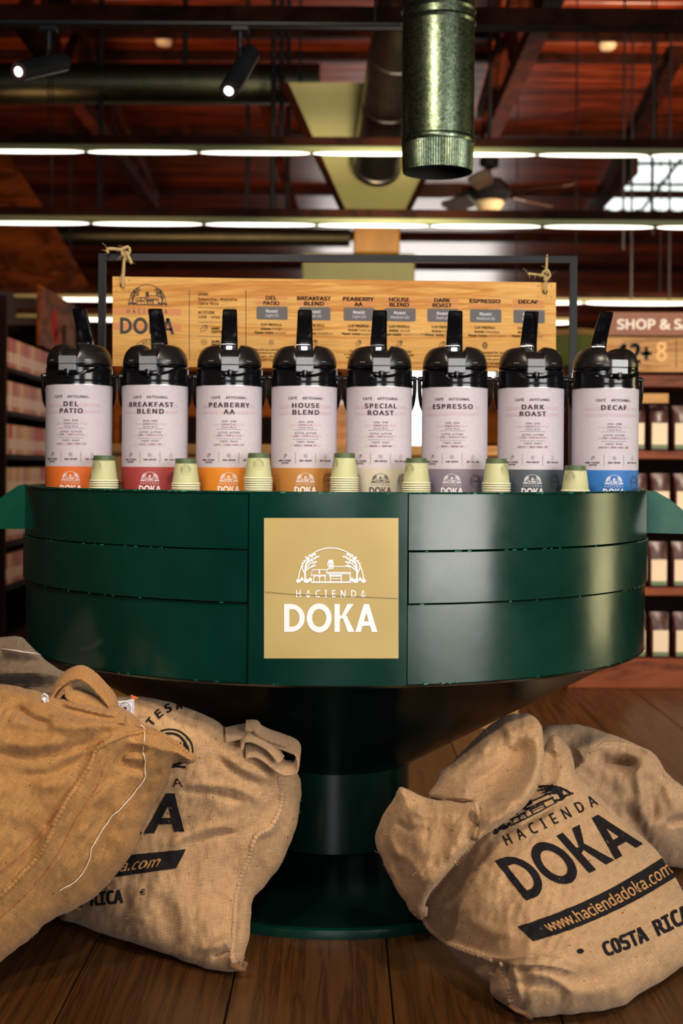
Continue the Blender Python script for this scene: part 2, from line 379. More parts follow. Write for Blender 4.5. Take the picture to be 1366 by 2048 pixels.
def stroke(pts, w_, closed=False):
    P = [Vector(p) for p in pts]; n = len(P); L = []; Rr = []
    for i in range(n):
        a = P[(i - 1) % n] if (closed or i > 0) else P[i]; b = P[(i + 1) % n] if (closed or i < n - 1) else P[i]
        t = (b - a); t.normalize(); nn = Vector((-t.y, t.x)) * w_ / 2; L.append(P[i] + nn); Rr.append(P[i] - nn)
    out = []
    for i in range(n if closed else n - 1):
        j = (i + 1) % n; out += [(L[i], Rr[i], Rr[j]), (L[i], Rr[j], L[j])]
    return [[tuple(p) for p in t] for t in out]
def fan(c, pts):
    return [[c, pts[i], pts[(i + 1) % len(pts)]] for i in range(len(pts))]
def disc(cx, cy, r, n=14, ry=None): return fan((cx, cy), arc_pts(cx, cy, r, ry or r, 0, 360, n)[:-1])
def quad(x0, y0, x1, y1): return [[(x0, y0), (x1, y0), (x1, y1)], [(x0, y0), (x1, y1), (x0, y1)]]
def ring_fill(outer, inner):
    n = len(outer); return sum([[[outer[i], outer[(i + 1) % n], inner[(i + 1) % n]], [outer[i], inner[(i + 1) % n], inner[i]]] for i in range(n)], [])
def wordmark():
    """four bold rounded capitals in a unit box (x 0..1, y 0..1)"""
    T = []; s = 0.058
    # D 0..0.225
    def Dl(x0, x1, y0, y1, k):
        xm = x0 + (x1 - x0) * k; ry = (y1 - y0) / 2; c = (y0 + y1) / 2
        p = arc_pts(xm, c, x1 - xm, ry, -90, 90, 14); return [(x0, y0)] + p + [(x0, y1)]
    T += ring_fill(Dl(0, .225, 0, 1, .32), Dl(s, .225 - s, .19, .81, .32))
    # O 0.245..0.515
    T += ring_fill(arc_pts(.380, .5, .135, .52, 0, 360, 32)[:-1], arc_pts(.380, .5, .135 - s, .32, 0, 360, 32)[:-1])
    # K 0.545..0.755
    T += quad(.545, 0, .545 + s, 1)
    T += [[(.603, .44), (.685, 1), (.752, 1)], [(.603, .44), (.752, 1), (.655, .52)], [(.603, .44), (.655, .52), (.603, .60)]]
    T += [[(.625, .60), (.690, 0), (.762, 0)], [(.625, .60), (.762, 0), (.665, .66)]]
    # A 0.775..1
    T += [[(.770, 0), (.830, 0), (.918, 1)], [(.770, 0), (.918, 1), (.862, 1)]]
    T += [[(1.01, 0), (.950, 0), (.862, 1)], [(1.01, 0), (.862, 1), (.918, 1)]]
    T += quad(.815, .22, .965, .38)
    return np.array(T, dtype=float)
def emblem(lw=0.012):
    """arch with trees, boulders and farm buildings in a unit box (x 0..1, y 0..0.5)"""
    T = []
    T += stroke(arc_pts(.5, .03, .465, .47, 2, 178, 36), lw * 1.25)
    T += quad(.215, 0, .785, .022)
    for sx in (1, -1):
        X = lambda x: .5 + sx * (x - .5)
        def S(pts, w_=lw): return stroke([(X(a), b) for a, b in pts], w_)
        def Dd(x, y, r, ry=None): return disc(X(x), y, r, 10, ry)
        T += Dd(.035, .03, .036, .030); T += Dd(.085, .055, .022, .028); T += Dd(.15, .03, .045, .032); T += Dd(.205, .05, .024, .03)
        T += S([(.13, .03), (.128, .16), (.14, .26), (.19, .36)], lw * 2.2); T += S([(.135, .17), (.20, .225), (.24, .235)], lw * 1.5)
        T += S([(.135, .2), (.20, .28), (.26, .29)], lw * 1.5); T += S([(.14, .26), (.22, .34), (.29, .36)], lw * 1.3); T += S([(.128, .12), (.085, .22), (.09, .28)], lw * 1.4)
        for bx, by in ((.235, .24), (.265, .25), (.25, .285), (.28, .30), (.23, .315), (.255, .345), (.285, .37), (.315, .375), (.225, .375), (.25, .40), (.20, .395), (.27, .41), (.165, .34), (.095, .28), (.085, .235), (.12, .315), (.18, .30), (.145, .365)):
            T += Dd(bx, by, .021, .013)
    # long shed
    T += stroke([(.215, .115), (.24, .19), (.45, .19)], lw); T += quad(.21, .105, .435, .118); T += quad(.32, .13, .345, .18)
    for x in (.245, .33, .41): T += quad(x, .02, x + .012, .11)
    for x in (.257, .342): T += stroke(arc_pts(x + .036, .075, .036, .028, 0, 180, 8), lw)
    # main house
    T += stroke([(.43, .15), (.475, .235), (.755, .235), (.785, .15), (.43, .15)], lw * 1.1)
    T += quad(.44, .125, .785, .138)
    for x in (.485, .64, .765): T += quad(x, .02, x + .014, .13)
    T += quad(.47, .09, .65, .118); T += quad(.49, .055, .65, .066)
    T += stroke([(.455, .24), (.455, .285), (.53, .285), (.53, .205), (.455, .205)], lw * 1.6); T += quad(.462, .295, .53, .33); T += quad(.452, .283, .54, .298); T += quad(.47, .22, .52, .27)
    return np.array(T, dtype=float)
WM, EM = wordmark(), emblem()
def fit(tr, x0, y0, x1, y1, sh=0.0):
    """unit triangles into a box; y0 is the foot, y1 the top (pixel y runs down)"""
    t = np.array(tr, dtype=float); o = np.empty_like(t)
    o[..., 0] = x0 + t[..., 0] * (x1 - x0) + sh * t[..., 1]; o[..., 1] = y0 + t[..., 1] * (y1 - y0); return o
def txt(s, x0, y0, x1, y1, f='s', bold=0.0, sp=1.0, res=2): return fit(text_tris(s, f, bold, sp, res), x0, y0, x1, y1)
def sun(cx, cy, r, w_):
    T = stroke(arc_pts(cx, cy, r * .42, r * .42, 0, 360, 12)[:-1], w_, True)
    for k in range(8):
        a = R(k * 45); T += stroke([(cx + math.cos(a) * r * .62, cy + math.sin(a) * r * .62), (cx + math.cos(a) * r, cy + math.sin(a) * r)], w_)
    return np.array(T)
def hand(cx, cy, r, w_, up=-1):
    T = []
    P = lambda pts: [(cx + a * r, cy + up * b * r) for a, b in pts]
    T += stroke(P([(-.9, -1), (-.8, -.1), (-.3, .6), (.1, .9), (.3, .8), (.1, .4)]), w_)
    T += stroke(P([(.2, .8), (.55, 1), (.65, .8), (.3, .3)]), w_); T += stroke(P([(.6, .85), (.9, .8), (.85, .5), (.5, .1)]), w_)
    T += stroke(P([(.85, .55), (.95, .2), (.7, -.3), (.1, -.6), (-.4, -.7), (-.6, -1)]), w_); T += stroke(P([(-.1, .2), (.1, -.1), (.3, -.1)]), w_)
    return np.array(T)
def drop(cx, cy, r, w_, up=-1):
    pts = [(cx, cy + up * r)] + [(cx + .55 * r * math.cos(R(a)), cy - up * r * .3 + .6 * r * math.sin(R(a)) * up) for a in range(40, -221, -20)]
    return np.array(stroke(pts, w_, True))
def stamp(cx, cy, r, w_, word='CAFE ARTESANAL', up=-1, mid='100%'):
    T = list(stroke(arc_pts(cx, cy, r, r, 0, 360, 30)[:-1], w_, True)) + list(stroke(arc_pts(cx, cy, r * .62, r * .62, 0, 360, 24)[:-1], w_ * .8, True))
    T = [np.array(T)]
    n = len(word)
    for i, ch in enumerate(word):
        if ch == ' ': continue
        a = R(205 - 230 * i / (n - 1)); g = text_tris(ch, 'm', 0.01, 1, 1) - 0.5
        h = r * .24; wd = r * .2; ra = r * .81; cxx, cyy = cx + ra * math.cos(a), cy + up * ra * math.sin(a)
        rt = a - math.pi / 2; x = g[..., 0] * wd; y = g[..., 1] * h
        q = np.empty_like(g); q[..., 0] = cxx + x * math.cos(rt) - y * math.sin(rt); q[..., 1] = cyy + up * (x * math.sin(rt) + y * math.cos(rt)); T.append(q)
    if mid: T.append(txt(mid, cx - r * .42, cy + up * -r * .16, cx + r * .42, cy + up * r * .16, 's', .02))
    return np.concatenate(T)
def subdivide(T, L):
    T = np.asarray(T, dtype=float)
    for _ in range(14):
        e = np.stack([np.linalg.norm(T[:, 1] - T[:, 0], axis=1), np.linalg.norm(T[:, 2] - T[:, 1], axis=1), np.linalg.norm(T[:, 0] - T[:, 2], axis=1)], 1)
        k = e.argmax(1); big = e.max(1) > L
        if not big.any(): break
        keep = T[~big]; B = T[big]; kk = k[big]; idx = np.arange(len(B))
        a, b, c = B[idx, kk], B[idx, (kk + 1) % 3], B[idx, (kk + 2) % 3]; m = (a + b) / 2
        T = np.concatenate([keep, np.stack([a, m, c], 1), np.stack([m, b, c], 1)])
    return T
def lay(parts, fn, name, mat, parent=None, L=None, label=None):
    """lay 2D triangles onto a surface with fn(x, y) -> 3D point (or None)"""
    T = np.concatenate([np.asarray(p, dtype=float).reshape(-1, 3, 2) for p in parts])
    if L: T = subdivide(T, L)
    fl = np.round(T.reshape(-1, 2), 5); u, inv = np.unique(fl, axis=0, return_inverse=True); inv = inv.reshape(-1, 3)
    P = [fn(x, y) for x, y in u]
    ok = np.array([p is not None for p in P]); f = [tuple(int(i) for i in t) for t in inv if ok[t].all() and len(set(t)) == 3]
    m = M(); m.v = [tuple(p) if p is not None else (0, 3, 0.5) for p in P]; m.f = f; m.mi = [0] * len(f)
    used = sorted(set(i for t in f for i in t)); mp = {a: b for b, a in enumerate(used)}
    m.v = [m.v[i] for i in used]; m.f = [tuple(mp[i] for i in t) for t in f]
    o = m.build(name, mat, parent)
    if label: o['label'] = label
    if name in ('lettering', 'band_lettering') and parent is not None and len(parts) > 3: o['kind'] = 'stuff'   # tiny print, joined
    return o
#SETTING
# ================================================================ floor
fl = M().box((-6, -4, -0.12), (6.5, 26, -0.012)).build('floor', plain('dark_subfloor', srgb(40, 24, 16), 0.7)); fl['kind'] = 'structure'
PLK = M().box((-0.1592, 0, -0.012), (0.1592, 2.395, 0), 0.0012)
proto = None
rr = random.Random(3)
for i in range(-10, 16):
    x = 0.107 + 0.322 * i - 0.161
    off = rr.choice([0.0, 0.2, 0.45])
    for k in range(5):
        y = -0.2 - off + 2.4 * k
        if abs(x) > 0.5 + 0.32 * (y + 2.4): continue
        if y > 9.8: continue
        if proto is None: o = proto = PLK.build('plank', FLOORW, fl)
        else: o = proto.copy(); COL.objects.link(o)
        o.location = (x, y, 0)
M().box((-6, 10.6, -0.012), (6.5, 26, 0), 0.002).build('far_boards', FLOORW, fl)
# ================================================================ shell walls
def struct(name, m, mat, smooth=False):
    o = m.build(name, mat, None, smooth); o['kind'] = 'structure'; return o
WALLM = plain('brown_wall', srgb(92, 54, 34), 0.7, var=0.2, nscale=1.5)
struct('wall_left', M().box((-5.2, -4, 0), (-5.0, 26, 6.6)), WALLM)
struct('wall_right', M().box((6.2, -4, 0), (6.4, 26, 6.6)), WALLM)
struct('wall_back', M().box((-5, -4.2, 0), (6.2, -4, 6.6)), WALLM)
far = M().box((-5, 24, 0), (-0.5, 24.2, 4)).box((2.9, 24, 0), (6.2, 24.2, 4)).box((-0.5, 24, 3.05), (2.9, 24.2, 4)).box((-0.5, 24, 0), (2.9, 24.2, 0.7))
struct('wall_far', far, WALLM)
# ceiling plane: z = 5.96 - 0.1 y
CZ = lambda y: 5.96 - 0.1 * y
SLX0, SLY0, SLY1, SLX1 = 3.12, 13.9, 16.8, 5.6
ce = M()
def slab(x0, x1, y0, y1, t0, t1):
    ce.add([(x0, y0, CZ(y0) + t0), (x1, y0, CZ(y0) + t0), (x1, y1, CZ(y1) + t0), (x0, y1, CZ(y1) + t0), (x0, y0, CZ(y0) + t1), (x1, y0, CZ(y0) + t1), (x1, y1, CZ(y1) + t1), (x0, y1, CZ(y1) + t1)],
           [(0, 3, 2, 1), (4, 5, 6, 7), (0, 1, 5, 4), (1, 2, 6, 5), (2, 3, 7, 6), (3, 0, 4, 7)])
slab(-5.2, SLX0, -4.2, 26, 0.03, 0.12); slab(SLX1, 6.4, -4.2, 26, 0.03, 0.12); slab(SLX0, SLX1, -4.2, SLY0, 0.03, 0.12); slab(SLX0, SLX1, SLY1, 26, 0.03, 0.12)
ceiling = struct('ceiling', ce, plain('dark_roof_deck', srgb(60, 26, 16), 0.6))
pr = {}
k = 0; y = 7.0
tilt = math.atan(0.1)
while y < 23.6:
    sky = SLY0 - 0.1 < y < SLY1 - 0.05
    for (x0, x1) in ([(-5.0, SLX0), (SLX1, 6.2)] if sky else [(-5.0, 6.2)]):
        key = (x0, x1)
        if key not in pr:
            o = pr[key] = M().box((x0, 0, 0), (x1, 0.196, 0.03), 0.004).build('board', CEILW, ceiling)
        else: o = pr[key].copy(); COL.objects.link(o)
        o.location = (0, y, CZ(y)); o.rotation_euler = (-tilt, 0, 0)
    y += 0.2
for py in (62, 107, 260, 380, 472, 530):
    t = (933 - py) / 2628; y = 4.9 / (t + 0.1)
    M().box((-5, y - .045, CZ(y) - .07), (6.2, y + .045, CZ(y) + .01), .006).build('purlin', BEAMW, ceiling)
# skylight
sk = M().box((SLX0, SLY0 - .05, CZ(SLY0) - .1), (SLX1, SLY0 + .02, CZ(SLY0) + .1))
cur = struct('window_1', M().box((SLX0 - .05, SLY0, CZ((SLY0 + SLY1) / 2) - .25), (SLX0, SLY1, CZ((SLY0 + SLY1) / 2) + .2)), TRUSSW)
for yy in (SLY0, SLY0 + .95, SLY0 + 1.7, SLY1 - .02):
    M().box((SLX0, yy, CZ(yy) + .02), (SLX1, yy + .05, CZ(yy) + .05)).build('mullion', BLACKM, cur)
for xx in (3.75, 4.3, 4.85):
    M().tube([(xx, SLY0, CZ(SLY0)), (xx, SLY1, CZ(SLY1))], .022, 6).build('mullion', BLACKM, cur)
GLZ = NT('milky_rooflight_sheet'); GLZ.set(Roughness=0.6); GLZ.b.inputs['Base Color'].default_value = (0.9, 0.95, 0.95, 1); GLZ.b.inputs['Transmission Weight'].default_value = 1.0; GLZ.b.inputs['IOR'].default_value = 1.05
g = M(); nn = 60
for i in range(nn + 1):
    x = SLX0 + (SLX1 - SLX0) * i / nn; dz = .02 * math.sin(i * 1.3)
    g.v += [(x, SLY0, CZ(SLY0) + .08 + dz), (x, SLY1, CZ(SLY1) + .08 + dz)]
g.f = [(2 * i, 2 * i + 2, 2 * i + 3, 2 * i + 1) for i in range(nn)]; g.mi = [0] * nn
TRL = bpy.data.materials.new('milky_rooflight'); TRL.use_nodes = True; nt_ = TRL.node_tree; nt_.nodes.clear()
o1 = nt_.nodes.new('ShaderNodeOutputMaterial'); o2 = nt_.nodes.new('ShaderNodeBsdfTranslucent'); o2.inputs[0].default_value = (.9, .95, .93, 1); nt_.links.new(o2.outputs[0], o1.inputs[0])
g.build('rooflight_sheet', TRL, cur, True)
# gable panel upper left
ga = M(); pol = [(-330, 300), (12, 300), (96, 430), (185, 582), (-330, 582)]
ga.prism(pol, lambda x, y: W(x, y, 13.2), lambda x, y: W(x, y, 13.35))
struct('wall_gable', ga, wood('dark_gable_plywood', srgb(110, 58, 22), srgb(84, 42, 16), srgb(50, 26, 10), (1, 1, 3), 1.5, 0.6, spec=0.02))
# window far
wf = struct('window_2', M().box((-0.5, 24.0, 0.7), (-0.4, 24.1, 3.05)).box((2.8, 24, .7), (2.9, 24.1, 3.05)).box((-.4, 24, 2.95), (2.8, 24.1, 3.05)).box((-.4, 24, .7), (2.8, 24.1, .8)), BEAMW)
for xx in (0.4, 1.2, 2.0): M().box((xx - .03, 24.0, .8), (xx + .03, 24.06, 2.95)).build('mullion', BEAMW, wf)
# ================================================================ trusses and roof timbers
def bar(m, a, b, w_, h_):
    a, b = Vector(a), Vector(b); m.tube([a, b], 1.0, 4, (w_ * .7071, h_ * .7071), (0, 0, 1)); v = m.v
    # turn the diamond section into a square one
    n0 = len(m.v) - 8; t = (b - a).normalized(); sd = t.cross(Vector((0, 0, 1)))
    if sd.length < 1e-3: sd = Vector((1, 0, 0))
    sd.normalize(); u = sd.cross(t)
    for j, p in enumerate((a, b)):
        for k2, (s1, s2) in enumerate(((1, 1), (-1, 1), (-1, -1), (1, -1))): m.v[n0 + j * 4 + k2] = tuple(p + sd * s1 * w_ / 2 + u * s2 * h_ / 2)
    return m
def truss(name, x, y0, y1, z0, z1, n, label, mat, wd=.10):
    t = thing(name, (x, y0, z0), label, 'roof truss')
    L = y1 - y0
    bar(M(), (0, 0, 0), (0, L, 0), wd, .12).build('bottom_chord', mat, t)
    bar(M(), (0, 0, z1 - z0), (0, L, z1 - z0 - .1 * L), wd, .12).build('top_chord', mat, t)
    for i in range(n):
        ya, yb, yc = L * i / n, L * (i + .5) / n, L * (i + 1) / n
        top = lambda q: z1 - z0 - .1 * q
        bar(M(), (0, ya, 0), (0, yb, top(yb)), wd * .7, .07).build('diagonal_web', mat, t)
        bar(M(), (0, yb, top(yb)), (0, yc, 0), wd * .7, .07).build('diagonal_web', mat, t)
        bar(M(), (wd * .2, yb, 0), (wd * .2, yb, top(yb)), wd * .5, .06).build('post_web', mat, t)
    return t
truss('timber_truss', 1.34, 7.6, 12.6, 4.10, 4.96, 4, 'dark timber roof truss just right of the hanging galvanised pipe', TRUSSW, .13)
truss('timber_truss', -2.22, 9.0, 15.4, 4.10, 4.82, 5, 'brown timber roof truss above the left light rows, partly behind a duct', TRUSSW, .11)
br = bar(M(), W(497, 95, 10.6), W(592, 435, 13.6), .09, .05).build('timber_brace', TRUSSW)
tag(br, 'pale brown slanting timber brace beside the olive funnel duct', 'roof brace')
rf = bar(M(), W(1352, 105, 11.6), W(1185, 432, 16.6), .12, .16).build('roof_rafter', BEAMW)
tag(rf, 'dark rafter running down to the bright skylight corner', 'rafter')
rods = [(545, 432, 9.4, 'left one of the thick hanger rod pair beside the olive funnel'), (562, 300, 9.45, 'right one of the thick hanger rod pair beside the olive funnel'), (575, 432, 10.4, 'thick rod touching the left edge of the olive funnel'),
        (370, 126, 9.3, 'dark rod ending above the large round duct'), (1246, 500, 10.5, 'thin rod under the left edge of the skylight'), (1262, 600, 11, 'longest thin rod below the skylight'),
        (1338, 600, 11.2, 'thin rod in front of the right part of the skylight'), (1305, 470, 11.4, 'thin rod in front of the middle of the skylight'), (200, 440, 9.8, 'dark rod between the two light rows at far left'), (494, 432, 10.8, 'short rod end just above the second light row')]
for (x, yb, d, lb) in rods:
    q = W(x, yb, d); o = M().cyl((q.x, d, CZ(d) - .002), q, .010 if x > 1000 else .020, 8).build('hanger_rod', BLACKM)
    tag(o, lb, 'hanger rod', 'roof hanger rods')
bm = M().box((-2.2, 6.0, W(683, 45, 6)[2]), (2.2, 6.12, W(683, 12, 6)[2]), .004).build('cross_beam', BEAMW)
tag(bm, 'near-black cross beam spanning the top of the picture', 'beam')
# ================================================================ fluorescent rows
def light_row(y, py, x0, x1, d, seg, phase, label, th=.022):
    z = W(683, py, d)[2]
    t = thing('light_row', (0, d, z), label, 'strip light')
    M().box((x0, -.03, .045), (x1, .05, .10), .003).build('support_rail', BEAMW, t)
    M().box((x0, -.045, .010), (x1, .045, .045), .008).build('housing', FIXT, t)
    for hx in (x0 + .5, x1 - .5): M().cyl((hx, .01, .10), (hx, .01, CZ(d) - z), .005, 6).build('suspension_wire', BLACKM, t)
    x = x0 + phase
    while x < x1:
        a = x + .012; b = min(x + seg - .012, x1); n = 12
        pth = [(a + (b - a) * i / n, -.02, .0) for i in range(n + 1)]
        M().tube(pth, lambda q: th / 2 * (0.25 + 0.75 * math.sin(math.pi * min(max(q, .0), 1)) ** .35), 10).build('fluorescent_tube', TUBE, t, True)
        x += seg
    return t
light_row(8, 309, -2.30, 2.40, 8.0, .685, .050, 'upper row of lit fluorescent tubes under the ceiling fan level')
light_row(8, 452, -2.30, 2.40, 8.1, .694, .055, 'second row of lit fluorescent tubes just above the black sign frame')
light_row(12, 603, -3.0, 3.4, 12.0, 1.0, .2, 'far strip light row just above the height of the pine board', .035)
light_row(12, 643, -3.0, 2.1, 12.1, 1.0, .5, 'lowest and farthest strip light row, behind the pump levers', .035)
# ================================================================ ducts
def duct(name, a, b, r, label, mat, bands=(), cat='duct'):
    a, b = Vector(a), Vector(b); t = thing(name, a, label, cat); d = b - a
    M().cyl((0, 0, 0), d, r, 32).build('pipe_section', mat, t, True)
    for q in bands:
        p = d * q; u = d.normalized()
        M().cyl(p - u * .02, p + u * .02, r * 1.04, 32).build('joint_ring', mat, t, True)
    return t
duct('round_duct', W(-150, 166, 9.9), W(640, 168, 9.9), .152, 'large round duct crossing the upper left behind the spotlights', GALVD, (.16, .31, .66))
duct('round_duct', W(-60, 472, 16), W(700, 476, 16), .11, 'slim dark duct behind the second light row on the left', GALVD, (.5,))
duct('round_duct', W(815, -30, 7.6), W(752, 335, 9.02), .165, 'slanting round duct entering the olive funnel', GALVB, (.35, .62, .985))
# olive funnel
fu = thing('funnel_duct', W(754, 450, 9.4), 'olive sheet metal funnel duct narrowing towards the light rows', 'funnel duct')
fo = fu.location
def fpoly(name, pts, mat, d0, dd=.05):
    m = M()
    vs = [W(x, y, d) - fo for x, y, d in pts] + [W(x, y, d + dd) - fo for x, y, d in pts]; n = len(pts)
    m.add(vs, [tuple(range(n)), tuple(range(2 * n - 1, n - 1, -1))] + [(i, i + n, (i + 1) % n + n, (i + 1) % n) for i in range(n)])
    return m.build(name, mat, fu)
fpoly('front_sheet', [(577, 165, 8.9), (931, 165, 8.9), (797, 452, 9.4), (705, 452, 9.4)], OLIVE, 0)
fpoly('edge_strip', [(556, 165, 8.9), (577, 165, 8.85), (706, 452, 9.35), (694, 452, 9.45)], TRUSSW, 0, .3)
fpoly('edge_strip', [(931, 165, 8.85), (950, 165, 8.9), (807, 452, 9.45), (796, 452, 9.35)], TRUSSW, 0, .3)
M().box((-.165, 0, -.2), (.165, .3, 0), .01).build('square_outlet', AMBER, fu)
M().box((-.55, .5, -.46), (.30, .8, -.12), .01).build('rear_plenum', OLIVE, fu)
for q_ in ((600, 168, 9.1), (915, 168, 9.1)):
    q = W(*q_) - fo; M().cyl(q, (q.x, q.y, CZ(9.1) - fo.z), .008, 6).build('hanger_strap', BLACKM, fu)
# near hanging pipe
hp = thing('exhaust_pipe', W(875, 345, 3.9), 'big galvanised pipe hanging open-ended in front of the ceiling', 'exhaust pipe')
r0 = .1075
m = M().lathe([(r0, .10), (r0 + .003, .095), (r0 + .003, .085), (r0, .08)], 64); m.lathe([(r0, .095), (r0, .445)], 64)
for zz in (.44, .475):
    m.lathe([(r0, zz - .008), (r0 + .0045, zz), (r0, zz + .008)], 64)
m.lathe([(r0, .445), (r0, 3.4)], 64)
m.build('pipe_wall', GALV, hp, 50)
m = M()
m.lathe([(r0 - .002, .085), (r0 - .004, .0)], 180, disp=lambda p, a, r, z: ((r0 - .002 - .0035 * (1 - z / .085) + (.0016 if int(round(a / (2 * math.pi) * 180)) % 2 else 0)) * math.sin(a), -(r0 - .002 - .0035 * (1 - z / .085) + (.0016 if int(round(a / (2 * math.pi) * 180)) % 2 else 0)) * math.cos(a), z))
m.build('crimped_collar', GALV, hp, 20)
M().lathe([(r0 - .008, 0), (r0 - .006, 3.4)], 48).build('inner_wall', plain('near_black_inside', (.01, .009, .007, 1), .7), hp, True)  # inside of the pipe coloured near black
# spotlights on a track
tr = M().box((-2.2, 4.28, W(683, 56, 4.3)[2]), (.22, 4.32, W(683, 47, 4.3)[2]), .002).build('light_track', BLACKM)
for hx in (-1.5, .1): M().cyl((hx, 4.3, W(683, 47, 4.3)[2]), (hx, 4.3, CZ(4.3)), .004, 6).build('suspension_wire', BLACKM, tr)
tag(tr, 'thin black lighting track running behind the hanging pipe', 'light track')
def spotlamp(lens, tail, stem, label, bright):
    a, b = W(*lens, 4.18), W(*tail, 4.36)
    t = thing('track_spotlight', a, label, 'spotlight'); d = (b - a); u = d.normalized(); r = .032
    M().cyl((0, 0, 0), d, r, 28).build('lamp_body', BLACKM, t, 50)
    m = M().cyl(-u * .001, -u * .003, r * .93, 24); m.build('lens_ring', STEEL, t, True)
    M().cyl(-u * .003, -u * .0045, r * .5, 24).build('lens', LENS, t)
    s = W(*stem, 4.30) - a; s2 = Vector((s.x, s.y, W(stem[0], 52, 4.3)[2] - a[2]))
    M().cyl(d * .55, s, .008, 10).cyl(s, s2, .010, 10).build('swivel_stem', BLACKM, t, True)
    M().box((s2.x - .03, s2.y - .017, s2.z - .02), (s2.x + .03, s2.y + .017, s2.z), .003).build('track_adapter', BLACKM, t)
spotlamp((38, 143), (126, 124), (97, 100), 'black track spotlight at the far left, lens turned left', 1)
spotlamp((458, 181), (501, 108), (480, 96), 'black track spotlight left of the hanging pipe, lens pointing down', 1)
for (x, y_, lb) in ((328, 72, 'round cream smoke detector above the left spotlights'), (1215, 80, 'round cream smoke detector on the red ceiling at right')):
    a, b = ray(x, y_); Y = 4.9 / (b + .1); p = Vector((a * Y, Y, CZ(Y)))
    o = M().lathe([(.001, -.09), (.05, -.088), (.07, -.07), (.078, -.04), (.06, -.035), (.085, 0)], 28).build('smoke_detector', CREAM, None, True); o.location = p
    tag(o, lb, 'smoke detector')
# ceiling fan
fp = W(978, 385, 10.2); fan_ = thing('ceiling_fan', fp, 'dark ceiling fan with a cream glass light below', 'ceiling fan')
M().cyl((0, 0, .05), (0, 0, 1.6), .018, 12).lathe([(.02, .28), (.075, .26), (.075, .20), (.02, .18)], 20).build('down_rod', BLACKM, fan_, True)
M().lathe([(.02, .12), (.10, .10), (.16, .04), (.17, -.02), (.12, -.07), (.03, -.08)], 32).build('motor_housing', BLACKM, fan_, True)
M().lathe([(.11, -.06), (.115, -.09), (.08, -.14), (.001, -.155)], 28).build('glass_shade', CREAM, fan_, True)
for a in (-31, 41, 113, 185, 257):
    c, s = math.cos(R(a)), math.sin(R(a)); m = M()
    T = Matrix(((c, -s, 0, 0), (s, c, 0, 0), (0, 0, 1, 0), (0, 0, 0, 1))) @ Matrix.Rotation(R(22), 4, 'X')
    pol = [(.22, -.06), (.35, -.08), (.64, -.09), (.70, -.06), (.70, .06), (.64, .09), (.35, .08), (.22, .06)]
    m.prism(pol, lambda x, y: T @ Vector((x, y, -.006)), lambda x, y: T @ Vector((x, y, .006)))
    bl = m.build('fan_blade', plain('dark_walnut_blade', srgb(50, 34, 26), .4), fan_)
    M().box((.12, -.018, -.012), (.26, .018, .0), .002, T).build('blade_arm', BLACKM, bl)
#TABLE
# ================================================================ round green counter
TX, TY, TR_, ZR, ZB = -.013, 3.43, .789, 1.004, .615
tb = thing('round_counter', (TX, TY, 0), 'large round dark green metal counter on a pedestal, ochre panel on its front', 'counter')
def plate(r, a0, a1, z0, z1, th, name, mat, n=None):
    n = n or max(8, int(abs(a1 - a0) / R(1.5))); m = M(); e = .0012
    prof = [(r - th, z0), (r - e, z0), (r, z0 + e), (r, z1 - e), (r - e, z1), (r - th, z1), (r - th, z0)]
    m.lathe(prof, n, a0, a1)
    k = n + 1
    m.add([m.v[j * k] for j in range(6)], [tuple(range(6))]); m.add([m.v[j * k + n] for j in range(6)], [tuple(range(6))[::-1]])
    return m.build(name, mat, tb, 30)
zs1, zs2 = ZR - .1185, ZR - .2255
AL, AR = R(-12.6), R(10.7)
for (r, z0, z1) in ((TR_ + .001, zs1 + .0012, ZR), (TR_ + .0045, zs2 + .0012, zs1 - .0012), (TR_ - .002, ZB, zs2 - .0012)):
    plate(r, AR + .004, R(180), z0, z1, .012, 'side_band', GREEN)
    plate(r, R(-180), AL - .004, z0, z1, .012, 'side_band', GREEN)
fpn = plate(TR_ + .0035, AL, AR, ZB - .001, ZR + .0005, .014, 'front_panel', GREEN, 24)
M().lathe([(TR_ - .03, ZR - .002), (TR_ - .012, ZR - .001), (TR_ - .011, ZR + .0008), (TR_ - .0005, ZR + .0008), (TR_ + .0035, ZR - .003)], 160).build('rim_edge', GREEN, tb, 30)
# worn, chipped paint beads along the edges
m = M(); rc = random.Random(5)
def chips(n, zf, rr_, a0, a1, smin=.002, smax=.012):
    for _ in range(n):
        a = R(rc.uniform(a0, a1)); L = rc.uniform(smin, smax); z = zf; h = rc.uniform(.0005, .0012); q = L / rr_
        P = [(rr_ * math.sin(x), -rr_ * math.cos(x), zz) for zz, x in ((z - h, a), (z - h * .6, a + q), (z + h, a + q * .8), (z + h * .4, a + q * .1))]
        m.add(P, [(0, 1, 2, 3)])
chips(60, ZR - .0012, TR_ + .0042, -85, 85); [chips(n_, z_, TR_ + .0052, a0_, a1_) for z_ in (zs1, zs2) for n_, a0_, a1_ in ((12, -62, -14), (16, 11, 75))]; chips(14, ZB + .002, TR_ + .0041, -50, 60)
m.build('chipped_edge_paint', GREENL, tb)
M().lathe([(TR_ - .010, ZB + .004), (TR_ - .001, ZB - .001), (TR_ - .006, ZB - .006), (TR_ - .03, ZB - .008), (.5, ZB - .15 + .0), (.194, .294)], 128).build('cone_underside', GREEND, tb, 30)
M().lathe([(.194, .294), (.194, .098)], 72).lathe([(.199, .290), (.199, .300)], 72).build('pedestal_column', GREEN, tb, 30)
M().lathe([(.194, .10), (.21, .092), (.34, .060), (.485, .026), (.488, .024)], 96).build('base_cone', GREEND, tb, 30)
M().lathe([(.484, .022), (.490, .0235), (.50, .020), (.502, .012), (.50, .0), (.40, .0)], 96).build('base_rim', GREEN, tb, 30)
